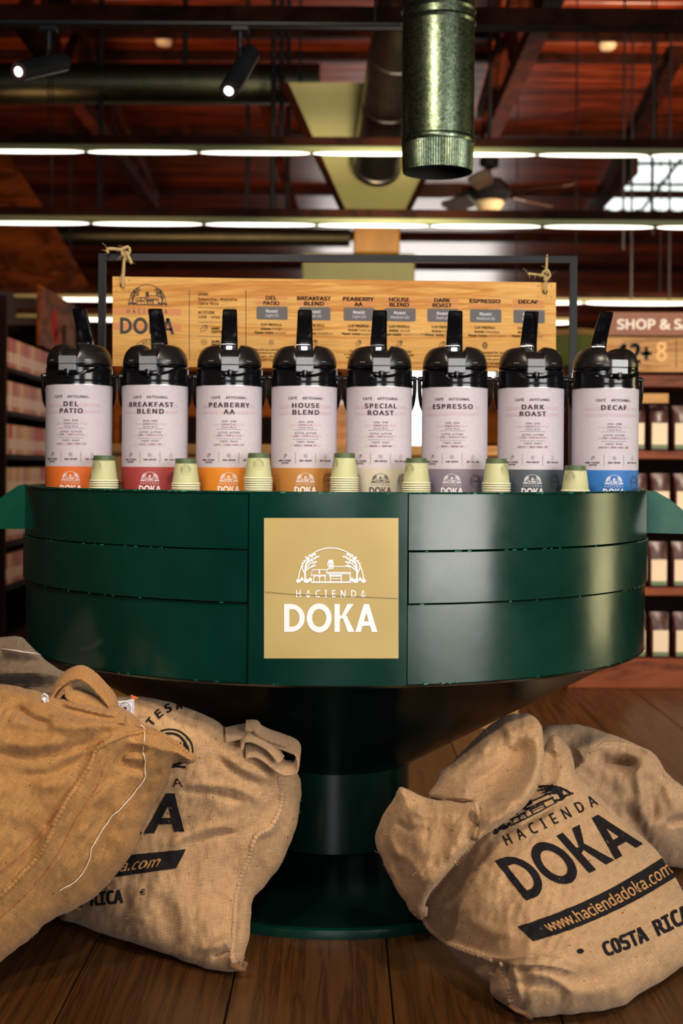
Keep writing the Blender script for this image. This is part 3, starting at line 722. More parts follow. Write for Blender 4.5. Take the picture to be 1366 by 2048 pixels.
M().lathe([(.001, .9516), (TR_ - .013, .9516), (TR_ - .013, ZR - .002)], 96).build('inner_tray', GREEN, tb, 30)
# ochre panel
def drum_pt(off):
    def f(px, py):
        a, b = ray(px, py); r = TR_ + .0035 + off
        A = a * a + 1; B = -2 * (a * TX + TY); C = TX * TX + TY * TY - r * r
        d = (-B - math.sqrt(B * B - 4 * A * C)) / (2 * A); return Vector((a * d - TX, d - TY, HC + b * d))
    return f
pn = lay([quad(528, 1036, 797, 1317)], drum_pt(.0012), 'ochre_panel', OCHRE, tb, 12)
lay([fit(EM, 592, 1166, 732, 1026)], drum_pt(.0022), 'emblem', WHITE, pn, 8, 'white farmhouse arch emblem')
lay([txt('HACIENDA', 592, 1195, 732, 1180, 's', -.014, 1.7)], drum_pt(.0022), 'lettering', WHITE, pn, 8)
lay([fit(WM, 568, 1264, 753, 1208)], drum_pt(.0022), 'lettering', WHITE, pn, 8)
lay([stroke([(530, 1184), (590, 1189), (700, 1193), (796, 1197)], .9)], drum_pt(.0026), 'panel_crack', INKG, pn, 12)
# triangular side brackets
for side, pts in ((1, [(1296, 981), (1312, 983), (1340, 999), (1366, 1020), (1420, 1060), (1420, 1069), (1296, 1066)]), (-1, [(51, 968), (36, 971), (0, 996), (-55, 1040), (-55, 1057), (51, 1058)])):
    m = M(); m.prism(pts, lambda x, y: W(x, y, 3.33) - tb.location, lambda x, y: W(x, y, 3.345) - tb.location)
    bk = m.build('side_bracket', GREEN_LIT, tb)
    m = M(); m.prism([pts[0], (pts[0][0] - side * 3, pts[0][1]), (pts[-1][0] - side * 3, pts[-1][1]), pts[-1]], lambda x, y: W(x, y, 3.325) - tb.location, lambda x, y: W(x, y, 3.38) - tb.location)
    m.build('weld_strip', GREEN, bk)
#SIGNFRAME
# ================================================================ sign frame, pine board, ropes
FD_ = 3.70
frm = thing('sign_frame', (0, FD_, .952), 'black square-tube metal frame standing on the counter behind the airpots', 'sign frame')
def sq(a, b, name):
    m = bar(M(), Vector(a) - frm.location, Vector(b) - frm.location, .0195, .0195); return m.build(name, BLACKM, frm)
pl, prr = W(205, 515, FD_), W(1147, 520, FD_)
sq((pl.x, FD_, .953), (pl.x, FD_, pl.z + .0097), 'post'); sq((prr.x, FD_, .953), (prr.x, FD_, prr.z + .0097), 'post')
sq((pl.x + .0098, FD_, pl.z), (prr.x - .0098, FD_, prr.z), 'top_bar')
M().box((pl.x - .02, -.08, .0005), (pl.x + .03, .03, .006)).build('foot', BLACKM, frm); M().box((prr.x - .03, -.08, .0005), (prr.x + .02, .03, .006)).build('foot', BLACKM, frm)
BD = 3.645
bo = thing('pine_board', W(668, 740, BD), 'long pine information board hung by ropes inside the black frame', 'sign')
bl_ = bo.location
def bpt(off):
    return lambda px, py: W(px, py, BD - off) - bl_
def holed(cx, cy, r, n, box):
    pass
# board with two rope holes: strips around square cells that hold round holes
m = M(); SL = .0135
by = lambda x, y: y + SL * (x - 225)
cells = [(245, 571 - SL * 20, 5.2), (1090, 583.5 - SL * 865, 5.2)]
xs = [225, 231, 259, 1076, 1104, 1112]
def bquad(x0, y0, x1, y1):
    P = [(x0, by(x0, y0)), (x1, by(x1, y0)), (x1, by(x1, y1)), (x0, by(x0, y1))]
    vs = [W(x, y, BD) - bl_ for x, y in P] + [W(x, y, BD) - bl_ + Vector((0, .02, 0)) for x, y in P]
    m.add(vs, [(0, 1, 2, 3), (7, 6, 5, 4), (0, 4, 5, 1), (3, 2, 6, 7), (0, 3, 7, 4), (1, 5, 6, 2)])
Y0, Y1 = 553.0, 732.0
bquad(225, Y0, 231, Y1); bquad(259, Y0, 1076, Y1); bquad(1104, Y0, 1112, Y1)
for (x0, x1, (hx, hy, hr)) in ((231, 259, cells[0]), (1076, 1104, cells[1])):
    ya, yb = hy - 12, hy + 12; bquad(x0, Y0, x1, ya); bquad(x0, yb, x1, Y1)
    sqp = []; cp = []
    for i in range(24):
        a = 2 * math.pi * i / 24; c, s = math.cos(a), math.sin(a); k_ = 1 / max(abs(c) / ((x1 - x0) / 2), abs(s) / 12)
        sqp.append(((x0 + x1) / 2 + c * k_, hy + s * k_)); cp.append((hx + c * hr, hy + s * hr))
    for dz in (0, .02):
        vs = [W(x, by(x, y), BD) - bl_ + Vector((0, dz, 0)) for x, y in sqp + cp]
        m.add(vs, [(i, (i + 1) % 24, 24 + (i + 1) % 24, 24 + i) for i in range(24)])
    vs = [W(x, by(x, y), BD) - bl_ for x, y in cp] + [W(x, by(x, y), BD) - bl_ + Vector((0, .02, 0)) for x, y in cp]
    m.add(vs, [(i, 24 + i, 24 + (i + 1) % 24, (i + 1) % 24) for i in range(24)])
m.build('board', PINE, bo)
S_ = lambda x, y: (x, y + .0136 * (x - 542.7))
def sl(T, x=None):
    T = np.array(T, dtype=float).reshape(-1, 3, 2); T[..., 1] += .0136 * (T[..., 0] - 542.7); return T
def sl0(T, x0=240.0):
    T = np.array(T, dtype=float).reshape(-1, 3, 2); T[..., 1] += .0136 * (T[..., 0] - x0); return T
pk = [sl0(quad(226, 616, 362, 629)), sl0(quad(226, 646, 362, 660))]
dk = [sl0(fit(EM, 255.5, 609.6, 334.6, 528)), sl0(txt('HACIENDA', 254, 626.5, 335, 617, 's', .0, 1.7)), sl0(fit(WM, 240, 667, 347.5, 635)),
      sl0(stamp(297, 706, 29, .9, 'CAFE ARTESANAL'))]
for x in (378.8, 492): dk.append(np.array(quad(x - .5, 580, x + .5, 720)))
for y_ in (614.8, 644, 672, 701): dk.append(sl0(quad(396, y_ - .3, 474, y_ + .3), 396))
def Lt(s, x0, y1, y0, x1, f='s', b=.02, sp=1): dk.append(sl0(txt(s, x0, y0, x1, y1, f, b, sp), 396))
Lt('ZONE', 396.5, 585.7, 591, 416); Lt('Sabanilla, Alajuela', 396.5, 595, 602, 473.5, 'm', .012); Lt('Costa Rica', 396.5, 603.7, 609.3, 436.6, 'm', .012)
Lt('ALTITUDE', 396.5, 622, 627.4, 429); Lt('1350 -1410 m.s.n.m', 396.5, 631.3, 636.4, 474, 'm', .012)
Lt('HAND PICKED', 423, 653.8, 659, 469, 'm', .03); Lt('COFFEE', 423, 660.8, 665.6, 450, 'm', .03); Lt('SUN-', 423, 680, 685, 443, 'm', .03); Lt('DRIED', 423, 686.5, 691.5, 446, 'm', .03)
dk += [hand(408, 657, 7.5, .8), sun(408, 684.5, 7.5, .8)]
COLS = [(542.7, ('DEL', 11), ('PATIO', 16), 'Light (5)', 'orange', 'caramel', ['Double sun-dried coffee', 'beans are exposed', 'longer, allowing to', 'absorb the natural']),
        (628.2, ('BREAKFAST', 34), ('BLEND', 20), 'Light (5)', 'peach', 'grapefruit', []),
        (717, ('PEABERRY', 31), ('AA', 8.5), 'Light (5)', 'fresh bread', 'lemon', ['Contains the', 'a natural mutation', 'the coffee plant', '5%']),
        (798.6, ('HOUSE', 20.5), ('BLEND', 19.5), 'Medium (6)', 'almond', 'raspberry, lime', ['tested', 'cultivate', '', '']),
        (884.4, ('DARK', 16), ('ROAST', 19.5), 'Dark (8)', 'peanut', 'cocoa', ['The', 'time', '', '']),
        (970, ('ESPRESSO', 30.5), None, 'Medium (6)', 'chocolate', 'lemon grass', ['roasted for an', 'preparation', 'delicate process', 'beans to release', 'flavors.']),
        (1056.7, ('DECAF', 20), None, 'Dark (8)', 'almond', 'diamond', [])]
gb = []; wt = []
for ci, (cx, l1, l2, roast, ar, fn_, par) in enumerate(COLS):
    if l2: dk += [sl(txt(l1[0], cx - l1[1], 599.7, cx + l1[1], 591.6, 's', .035)), sl(txt(l2[0], cx - l2[1], 610, cx + l2[1], 602, 's', .035))]
    else: dk += [sl(txt(l1[0], cx - l1[1], 600.5, cx + l1[1], 592.4, 's', .035))]
    pk += [sl(quad(cx - 32, 593, cx + 32, 598.6)), sl(quad(cx - 32, 603, cx + 32, 608.6))]
    bx = cx + 1.5; rp = []
    for (qx, qy, a0) in ((bx + 28, 616, -90), (bx + 28, 636, 0), (bx - 28, 636, 90), (bx - 28, 616, 180)): rp += arc_pts(qx, qy, 3.2, 3.2, a0, a0 + 90, 4)
    gb.append(sl(fan((bx, 626), rp)))
    wt += [sl(txt('Roast:', bx - 12, 625.2, bx + 12, 619, 's', -.015)), sl(txt(roast, bx - (13 if len(roast) < 10 else 18), 635, bx + (13 if len(roast) < 10 else 18), 628, 's', .0))]
    dk += [sl(txt('CUP PROFILE:', cx - 21, 652, cx + 21, 646.8, 's', .02)), sl(txt('Aroma:', cx - 21, 660, cx - 1, 655, 's', .03)), sl(txt(ar, cx + 1, 660.5, cx + 2 + 3.1 * len(ar), 655, 's'))]
    dk += [sl(txt('Flavor notes:', cx - 33, 667.6, cx + 5, 662.6, 's', .03)), sl(txt(fn_, cx + 7, 668, cx + 7 + 3.1 * len(fn_), 663, 's'))]
    ic = 684 + .0136 * (cx - 542.7)
    if ci == 0: dk.append(sun(cx, ic, 6, .8))
    elif ci == 5: dk += [sun(cx, ic, 6.5, 1.4), drop(cx, ic + 1, 7, 1)]
    else: dk.append(hand(cx, ic, 6, .9))
    for k_, s in enumerate(par):
        if s: wd = min(34, 1.55 * len(s)); cc = cx + (15 if ci in (3, 5) else 0); dk.append(sl(txt(s, cc - wd, 701.5 + 6.9 * k_, cc + wd, 697 + 6.9 * k_, 's', .012)))
lay(pk, bpt(.0006), 'highlight_bars', PINKB, bo, 60)['kind'] = 'stuff'
lay(gb, bpt(.0009), 'roast_boxes', GREYBOX, bo, 60)['kind'] = 'stuff'
lay(dk, bpt(.0014), 'lettering', INKG, bo, 60); lay(wt, bpt(.0018), 'lettering', WHITE, bo, 60)
# ropes
def cspline(P, n=8, closed=False):
    P = [Vector(p) for p in P]; out = []; N = len(P)
    for i in range(N if closed else N - 1):
        a = P[(i - 1) % N] if (closed or i > 0) else P[0]; b = P[i]; c = P[(i + 1) % N]; d = P[(i + 2) % N] if (closed or i + 2 < N) else P[-1]
        for k_ in range(n):
            t = k_ / n; out.append(0.5 * ((2 * b) + (c - a) * t + (2 * a - 5 * b + 4 * c - d) * t * t + (3 * b - a - 3 * c + d) * t ** 3))
    if not closed: out.append(P[-1])
    return out
def rope(m, pts, r, turns=90):
    P = cspline(pts, 10); L = sum((P[i + 1] - P[i]).length for i in range(len(P) - 1)); n = max(8, int(L / (r * .55)))
    # resample
    acc = [0]; 
    for i in range(len(P) - 1): acc.append(acc[-1] + (P[i + 1] - P[i]).length)
    Q = []
    j = 0
    for k_ in range(n + 1):
        s = L * k_ / n
        while j < len(P) - 2 and acc[j + 1] < s: j += 1
        q = (s - acc[j]) / max(1e-9, acc[j + 1] - acc[j]); Q.append(P[j].lerp(P[j + 1], min(1, max(0, q))))
    for ph in (0, 2 * math.pi / 3, 4 * math.pi / 3):
        S = []
        for k_, p in enumerate(Q):
            t = (Q[min(n, k_ + 1)] - Q[max(0, k_ - 1)]).normalized(); sd = t.cross(Vector((0, 1, .1))).normalized(); u = sd.cross(t)
            a = ph + k_ * .62; S.append(p + (sd * math.cos(a) + u * math.sin(a)) * r * .5)
        m.tube(S, r * .62, 6)
    return m
def knot_rope(name, pts_list, label, fr):
    m = M()
    for pts, r in pts_list: rope(m, [W(*p) for p in pts], r)
    hr = random.Random(11)
    for _ in range(26):
        pts, r = hr.choice(pts_list); p = W(*hr.choice(pts)); q = p + Vector((hr.uniform(-1, 1), hr.uniform(-1, .2), hr.uniform(-1, 1))) * .016
        m.tube([p, (p + q) / 2 + Vector((0, 0, .003)), q], .0004, 3)
    o = m.build(name, ROPE, None, True); return tag(o, label, 'rope')
f_, b_, o_ = BD - .007, BD + .03, FD_
knot_rope('hanging_rope', [([(246, 574, f_), (246, 548, f_ - .002), (248, 520, o_ - .022), (248, 503, o_), (248, 515, o_ + .02), (247, 552, b_), (246, 572, b_)], .0042),
                           ([(253, 520, o_ - .024), (244, 500, o_ - .022), (256, 494, o_ - .012), (259, 505, o_ - .024), (246, 510, o_ - .026), (242, 498, o_ - .012)], .0040),
                           ([(244, 500, o_ - .024), (230, 498, o_ - .026), (215, 498, o_ - .03), (216, 506, o_ - .03)], .0042), ([(252, 503, o_ - .03), (258, 515, o_ - .032), (263, 527, o_ - .034)], .0044)],
          'tan sisal rope knotted over the left corner of the black frame', 0)
knot_rope('hanging_rope', [([(1090, 585, f_), (1091, 560, f_ - .002), (1093, 530, o_ - .022), (1094, 511, o_), (1093, 525, o_ + .02), (1091, 560, b_), (1090, 584, b_)], .0036),
                           ([(1096, 560, f_ - .006), (1085, 548, f_ - .004), (1094, 540, f_ - .008), (1100, 552, f_ - .006), (1088, 560, f_ - .008)], .0034), ([(1088, 551, f_ - .008), (1072, 549, f_ - .012), (1056, 547, f_ - .014)], .0034)],
          'tan sisal rope tied above the right hole of the pine board', 0)
#AIRPOTS
# ================================================================ airpots
PX = 785.7; PR = .0858; PS = 3.37 / 3.43
def zf(py): return HC + (933 - py) / PX - .95
def uf(dx): return PR * math.asin(max(-.99, min(.99, dx / 67.0)))
NAMES = [('DEL', 'PATIO', 'claro - light roast (5)'), ('BREAKFAST', 'BLEND', 'claro - light (5)'), ('PEABERRY', 'AA', 'claro - light roast (5)'), ('HOUSE', 'BLEND', 'medio - medium (6)'),
         ('SPECIAL', 'ROAST', 'medio - medium'), ('ESPRESSO', None, 'medio - medium (6)'), ('DARK', 'ROAST', 'oscuro - dark roast (8)'), ('DECAF', None, 'oscuro - dark roast (8)')]
HWID = {'DEL': 15, 'PATIO': 23, 'BREAKFAST': 44, 'BLEND': 26.5, 'PEABERRY': 40, 'AA': 11, 'HOUSE': 27, 'SPECIAL': 31.5, 'ROAST': 26, 'ESPRESSO': 39.5, 'DARK': 22, 'DECAF': 26}
BANDC = [(214, 104, 36), (158, 62, 62), (210, 128, 34), (176, 120, 56), (190, 182, 164), (124, 114, 130), (72, 80, 90), (38, 104, 176)]
BANDN = ['bright orange', 'brick red', 'amber', 'tan gold', 'beige', 'mauve grey', 'slate', 'blue']
PCX = [158, 310, 458, 608, 758, 909, 1061, 1210]
HROT = [-21, -13, 1, .5, 3.5, 3, 9, 24]; TROT = [-14, -8.5, 0, 3, 3, -4, 4, 16]
def pot_disp(p, a, r, z):
    x, y, zz = p; aa = (math.degrees(a) + 180) % 360 - 180
    if .330 < z < .358:                          # lens-shaped recess under the beak
        e = 62
        if abs(aa) < e:
            zl = .354 - .021 * math.cos(R(aa * 90 / e)); 
            if z > zl: k_ = min(1, (z - zl) / .006) * .016 * math.cos(R(aa * 90 / e)) ** .5; x *= 1 - k_ / r; y *= 1 - k_ / r
    if z > .372:
        wv = .024 + (z - .372) * .12
        if y < .050:
            q = min(1, max(0, (abs(x) - wv + .010) / .010)); q = q * q * (3 - 2 * q); zz = z - (1 - q) * min(.013, z - .372) * min(1, (.050 - y) / .008)
    return (x, y, zz)
prof = [(.0868, .312), (.0868, .318), (.086, .322)] + [(.0855, z) for z in np.linspace(.326, .356, 30)] + [(.0835, .3575), (.0825, .359), (.0835, .3605), (.0838, .364)]
prof2 = [(.0838, .366), (.0838, .371), (.0834, .376), (.0826, .381), (.0812, .387), (.0795, .392), (.077, .398), (.0735, .403), (.0695, .408), (.065, .4120), (.059, .415), (.052, .4170), (.045, .418), (.038, .4185), (.03, .419), (.022, .419), (.012, .419), (.001, .419)]
collar_m = M().lathe([p for p in prof], 180, disp=pot_disp)
lid_m = M().lathe(prof2, 120, disp=pot_disp)
LEV = [(.050, .405), (.046, .428), (.036, .450), (.020, .476), (.002, .501), (-.006, .512)]
def lever_mesh():
    m = M(); P = cspline([Vector((0, y, z)) for y, z in LEV], 6); n = len(P); vs = []
    for i, p in enumerate(P):
        q = i / (n - 1); hw = (.0232 + (.0180 - .0232) * q); t = (P[min(n - 1, i + 1)] - P[max(0, i - 1)]).normalized(); nr = Vector((0, -t.z, t.y)); th = .0045
        if nr.y > 0: nr = -nr
        b = .004
        for (sx, sn) in ((-1, -1), (1, -1), (1, 1), (-1, 1)):
            pass
        ring = [(-hw + b, -th), (hw - b, -th), (hw, -th + .003), (hw, th - .003), (hw - b, th), (-hw + b, th), (-hw, th - .003), (-hw, -th + .003)]
        vs += [p + Vector((x, 0, 0)) + nr * -s for x, s in ring]
    fs = [(i * 8 + k_, i * 8 + (k_ + 1) % 8, (i + 1) * 8 + (k_ + 1) % 8, (i + 1) * 8 + k_) for i in range(n - 1) for k_ in range(8)]
    fs += [tuple(range(8))[::-1], tuple((n - 1) * 8 + k_ for k_ in range(8))]
    return m.add(vs, fs)
lev_m = lever_mesh(); LEVM = plain('polished_black_lever', (0.004, 0.004, 0.006, 1), 0.07, var=0.3, spec=0.7, coat=0.5)
PROTO = {}
def piece(key, m, name, mat, parent, rz=0.0, smooth=True):
    if key not in PROTO: o = PROTO[key] = m.build(name, mat, parent, smooth)
    else: o = PROTO[key].copy(); COL.objects.link(o); o.parent = parent; o.name = name
    o.rotation_euler = (0, 0, rz); return o
def hpath():
    P = []
    for i in range(41):
        t = R(-90 + 180 * i / 40); s = math.sin(t); c = max(0, math.cos(t))
        P.append((.0925 * math.copysign(abs(s) ** .55, s), .112 * c ** .9, .336 - .102 * c ** .5))
    return P
for i in range(8):
    ax, _ = ray(PCX[i], 870); px, pyy = ax * 3.37, 3.37
    pot = thing('airpot', (px, pyy, HC - (HC - .95) * PS), 'airpot with a %s lower band, %s' % (BANDN[i], ['leftmost of the eight', 'second from the left', 'third from the left', 'fourth from the left', 'left of the mauve grey one', 'sixth from the left', 'beside the frame post on the right', 'rightmost of the eight'][i]), 'airpot', 'airpots in a row on the green counter')
    vr = -math.atan2(px, pyy); hr = vr + R(HROT[i]); trr = vr + R(TROT[i])
    pot.scale = (PS, PS, PS)
    piece('body', M().lathe([(.001, .001), (.078, .001), (.082, .004), (.0845, .010), (.0845, .312), (.08, .314)], 72), 'steel_body', STEEL, pot)
    zb = zf(936.5)
    piece('wrap', M().lathe([(.0855, zb), (.0855, .3105)], 96), 'paper_label', PAPER, pot)
    m = M().lathe([(.0853, .006), (.0856, .0065), (.0856, zb)], 96); m.build('colour_band', plain('label_band_' + BANDN[i].replace(' ', '_'), srgb(*BANDC[i]), .55, var=.04, nscale=60), pot, True)
    def cyl(off, rot=trr):
        def f(u, z): r = .0857 + off; a = u / .0857 + rot; return Vector((r * math.sin(a), -r * math.cos(a), z))
        return f
    def B(x0, x1, ya, yb): return (uf(x0), zf(yb), uf(x1), zf(ya))
    def tx(s, hw, ya, yb, f='s', bold=.0, sp=1.0, cx=0): return txt(s, uf(cx - hw), zf(yb), uf(cx + hw), zf(ya), f, bold, sp, 2)
    n1, n2, rs = NAMES[i]; dk = []; pk = []
    dk.append(tx('CAFÉ  ARTESANAL', 34.7, 792.8, 799.3, 'm', .012))
    dk.append(tx(n1, HWID[n1], 806.4, 816.2, 's', .045, 1.22))
    if n2: dk.append(tx(n2, HWID[n2], 820, 829.9, 's', .045, 1.22))
    pk += [quad(*B(-52, 52, 810, 816.7)), quad(*B(-52, 52, 823, 829))]
    pk += [quad(*B(-31, 31, 848, 852.6)), quad(*B(-31, 31, 870, 875)), quad(*B(-31, 31, 888.6, 893.4))]
    dk += [tx('ZONA · ZONE', 14.5, 842.4, 846, 'b'), tx('Sabanilla,', 14, 848.2, 852.4, 'm'), tx('Costa Rica', 14, 854, 857.6, 'm'), tx('ALTITUD · ALTITUDE', 21.5, 865, 868.6, 'b'), tx('1350 - 1410 m.s.n.m', 23.5, 870.6, 874.4, 'm'),
           tx('TUESTE · ROAST', 18, 882.6, 886, 'b'), tx(rs, 21 if len(rs) < 19 else 29, 889, 893.3, 'm', .012)]
    dk += [quad(*B(-25, 25, 859.7, 860.2)), quad(*B(-25, 25, 878.7, 879.2)), quad(*B(-20, -19.5, 906, 928)), quad(*B(19.5, 20, 906, 928))]
    dk += [tx('HAND PICKED', 12, 920, 923.4, 'm', .03, 1, -40), tx('COFFEE', 7, 924.9, 928.2, 'm', .03, 1, -40), tx('SUN-DRIED', 12.5, 920, 923.4, 'm', .03), tx('WET MILLING', 11.5, 920, 923.4, 'm', .03, 1, 40)]
    zi = zf(912.3); dk += [hand(uf(-40), zi, .0052, .0007, 1), sun(0, zi, .006, .0007), drop(uf(40), zi, .006, .0007, 1)]
    lay(pk, cyl(.0004), 'highlight_bars', PINK, pot, .012)['kind'] = 'stuff'
    lay(dk, cyl(.0008), 'lettering', INKF, pot, .012)
    lg = WHITE if i != 4 else INKF
    gp = [fit(EM, uf(-18.5), zf(965), uf(18.5), zf(965) + (uf(18.5) - uf(-18.5)) * .98), tx('HACIENDA', 18, 967, 971, 's', .0, 1.7), fit(WM, uf(-21.5), zf(987), uf(21.5), zf(973.7))]
    lay(gp, cyl(.0006), 'band_lettering', lg, pot, .012)
    lay([stamp(uf(46), zf(961), .0172, .0009, 'CAFE ARTESANAL', 1)], cyl(.0006), 'round_stamp', INKF, pot, .012)
    # head
    piece('collar', collar_m, 'collar', BLACKG, pot, hr, 35)
    lid = piece('lid', lid_m, 'pump_lid', BLACKS, pot, hr, 35)
    if 'spout' not in PROTO:
        m = M().box((-.0228, -.0905, .3635), (.0228, -.06, .3835), .0015); m.box((-.0225, -.0895, .3465), (.0225, -.06, .3625), .0015)
    sp_ = piece('spout', m, 'spout_cover', GREYP, pot, hr, False)
    if 'noz' not in PROTO: m = M().cyl((0, -.083, .349), (0, -.085, .338), .0090, 16, .0075).cyl((0, -.085, .338), (0, -.086, .331), .0050, 12)
    piece('noz', m, 'nozzle', BLACKG, pot, hr)
    if 'slots' not in PROTO:
        m = M()
        for s in (-1, 1): a = R(35 * s); T = Matrix.Rotation(a, 4, 'Z'); m.box((-.0070, -.0849, .3725), (.0070, -.080, .3748), .0003, T)
    piece('slots', m, 'latch_slots', GREYP, pot, hr, False)
    lv = piece('lever', lev_m, 'pump_lever', LEVM, pot, hr, 30)
    if 'hinge' not in PROTO: m = M().cyl((-.0215, .0400, .4265), (.0145, .0400, .4265), .0023, 12).cyl((-.010, .0385, .4270), (.010, .0385, .4270), .0045, 14).box((-.0085, .0385, .4125), (.0075, .043, .4225), .0008)
    piece('hinge', m, 'hinge_pin', CHROME, lv, 0)
    hp_ = hpath()
    if 'handle' not in PROTO: m = M().tube(hp_, .0052, 10, (1.0, 1.5), (0, 0, 1))
    hd = piece('handle', m, 'carry_handle', BLACKS, pot, vr)
    if 'piv' not in PROTO:
        m = M()
        for s in (-1, 1): m.cyl((s * .082, 0, .336), (s * .0925, 0, .336), .0068, 14); m.ball((s * .0925, 0, .336), .0062, 8)
    piece('piv', m, 'pivot_knobs', BLACKG, pot, vr)
#CUPS
# ================================================================ cup stacks
CUPS = [(208, 911, 962), (372, 917, 968), (517, 906, 957), (689, 906, 957), (833, 916, 966), (993, 917, 968), (1151, 931, 987)]
WHERE = ['by the bright orange airpot', 'between red and amber airpots', 'between amber and tan gold airpots', 'between tan gold and beige airpots', 'between beige and mauve airpots', 'between mauve and slate airpots', 'between slate and blue airpots']
CD = 3.24; CH = .0635; CRr, CB = .0343, .0258
cbody = [(CRr, 0), (CRr + .0012, .0006), (CRr + .0018, .0018), (CRr + .0010, .0032), (CRr - .0004, .0036)]
def cr(z): return CRr - .0005 + (CB - CRr) * (z / CH)
cprot = None
for si, (cx, yt, yr) in enumerate(CUPS):
    p = W(cx, yt, CD); top = p.z; n = 0; lvl = []
    z = top - CH
    while z > .9528: lvl.append(z); z -= .0054
    base = .9524; sh = lvl[-1] - base
    for k_, z in enumerate(lvl):
        lab = 'topmost upside-down pale green paper cup, stack ' + WHERE[si] if k_ == 0 else 'paper cup nested %s from the top, stack ' % ['', 'second', 'third', 'fourth', 'fifth', 'sixth', 'seventh', 'eighth', 'ninth', 'tenth', 'eleventh', 'twelfth', 'thirteenth', 'fourteenth', 'fifteenth', 'sixteenth', 'seventeenth'][k_] + WHERE[si]
        cu = thing('paper_cup', (p.x, CD, z - (sh if sh < .0054 else 0) * (k_ / max(1, len(lvl) - 1))), lab, 'paper cup', 'paper cups stacked ' + WHERE[si])
        cu.rotation_euler = (0, 0, R([-28, 6, 4, -58, -42, 42, -38][si]))
        piece('cuprim', M().lathe(cbody, 40), 'rolled_rim', CUPR, cu)
        piece('cupwall', M().lathe([(cr(.0036), .0036), (cr(CH - .0125), CH - .0125)], 40), 'cup_wall', CUPY, cu)
        if k_ == 0:
            piece('cupband', M().lathe([(cr(CH - .0125), CH - .0125), (cr(CH - .001), CH - .001), (cr(CH) - .001, CH), (cr(CH) - .002, CH - .002), (.001, CH - .002)], 40), 'green_foot_band', CUPG, cu)
            if 'cupprint' not in PROTO:
                f = lambda u, z_: Vector(((cr(z_) + .0004) * math.sin(u / .03), -(cr(z_) + .0004) * math.cos(u / .03), z_))
                T = [stamp(0, .036, .0132, .0005, 'CAFE ARTESANAL', 1, None), sun(0, .036, .0075, .0007), txt('CAFE ARTESANAL', .021, .0488, .034, .0500, 's'), txt('CUP', .0255, .0466, .0295, .0476, 's'), txt('100%', .0255, .040, .029, .0412, 's'), txt('CAFE', .0255, .0375, .029, .0388, 's')]
                PROTO['cupprint'] = lay(T, f, 'cup_print', plain('cup_ink', srgb(84, 88, 58), .6), cu, .006)
            else: piece('cupprint', None, 'cup_print', None, cu)
#SHELVES
# ================================================================ right shelf unit with coffee bags
SY = 6.3
su = thing('display_shelf', (1.9, SY, 0), 'reddish wood display shelf full of dark coffee bags at right', 'shelf')
X0, X1 = 1.12 - 1.9, 2.9 - 1.9
M().box((X0, .0, .0), (X1, .5, .143), .004).build('plinth', SHELFW, su)
for z, h in ((1.14, .038), (.812, .034), (.483, .036)): M().box((X0, 0, z - h), (X1, .48, z), .003).build('shelf_board', SHELFW, su)
M().box((X0, 0, 1.447), (X1, .5, 1.507), .003).build('top_board', SHELFW, su)
M().box((X0 - .03, 0, 0), (X0, .5, 1.507), .003).build('side_panel', SHELFW, su)
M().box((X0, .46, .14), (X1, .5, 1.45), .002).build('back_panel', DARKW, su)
def bag_parts(bag):
    m = M(); hw, d = .0475, .035; n = 10; vs = []
    lv_ = [(0, 1, .9), (.02, 1, 1), (.10, 1, 1.05), (.17, .98, .7), (.205, .97, .25), (.22, .96, .06)]
    for z, a, b in lv_:
        for (x, y_) in ((-1, -.6), (-.8, -1), (0, -1.08), (.8, -1), (1, -.6), (1, .6), (.8, 1), (0, 1), (-.8, 1), (-1, .6)): vs.append((x * hw * a, y_ * d * b, z))
    fs = [(j * n + i, j * n + (i + 1) % n, (j + 1) * n + (i + 1) % n, (j + 1) * n + i) for j in range(len(lv_) - 1) for i in range(n)] + [tuple(range(n))[::-1], tuple((len(lv_) - 1) * n + i for i in range(n))]
    m.add(vs, fs)
    piece('bag', m, 'foil_pouch', BAGB, bag, 0, 50)
    piece('bagl', M().box((-.037, -.041, .012), (.037, -.0385, .135), .0008), 'paper_label', BAGL, bag, 0, False)
    piece('bagg', M().box((-.037, -.0418, .012), (.037, -.0412, .032), .0002), 'green_strip', BAGG, bag, 0, False)
ROWN = ['top', 'second', 'third', 'bottom']
for ri, z in enumerate((1.1405, .8125, .4835, .1435)):
    for k_ in range(6):
        x = W(1277 + 44.8 * k_, 900, SY).x + (.01 if ri % 2 else 0)
        if x > 1.98: continue
        for dd in (0,):
            b = thing('coffee_bag', (x + (0.004 * ((k_ * 7 + ri * 3) % 3 - 1)), SY + .06 + .12 * dd, z), 'dark coffee bag with cream label, %s from the left on the %s shelf' % (['first', 'second', 'third', 'fourth', 'fifth', 'sixth'][k_], ROWN[ri]), 'coffee bag', 'coffee bags on the %s shelf of the reddish unit' % ROWN[ri], R((k_ * 5 + ri) % 5 - 2))
            bag_parts(b)
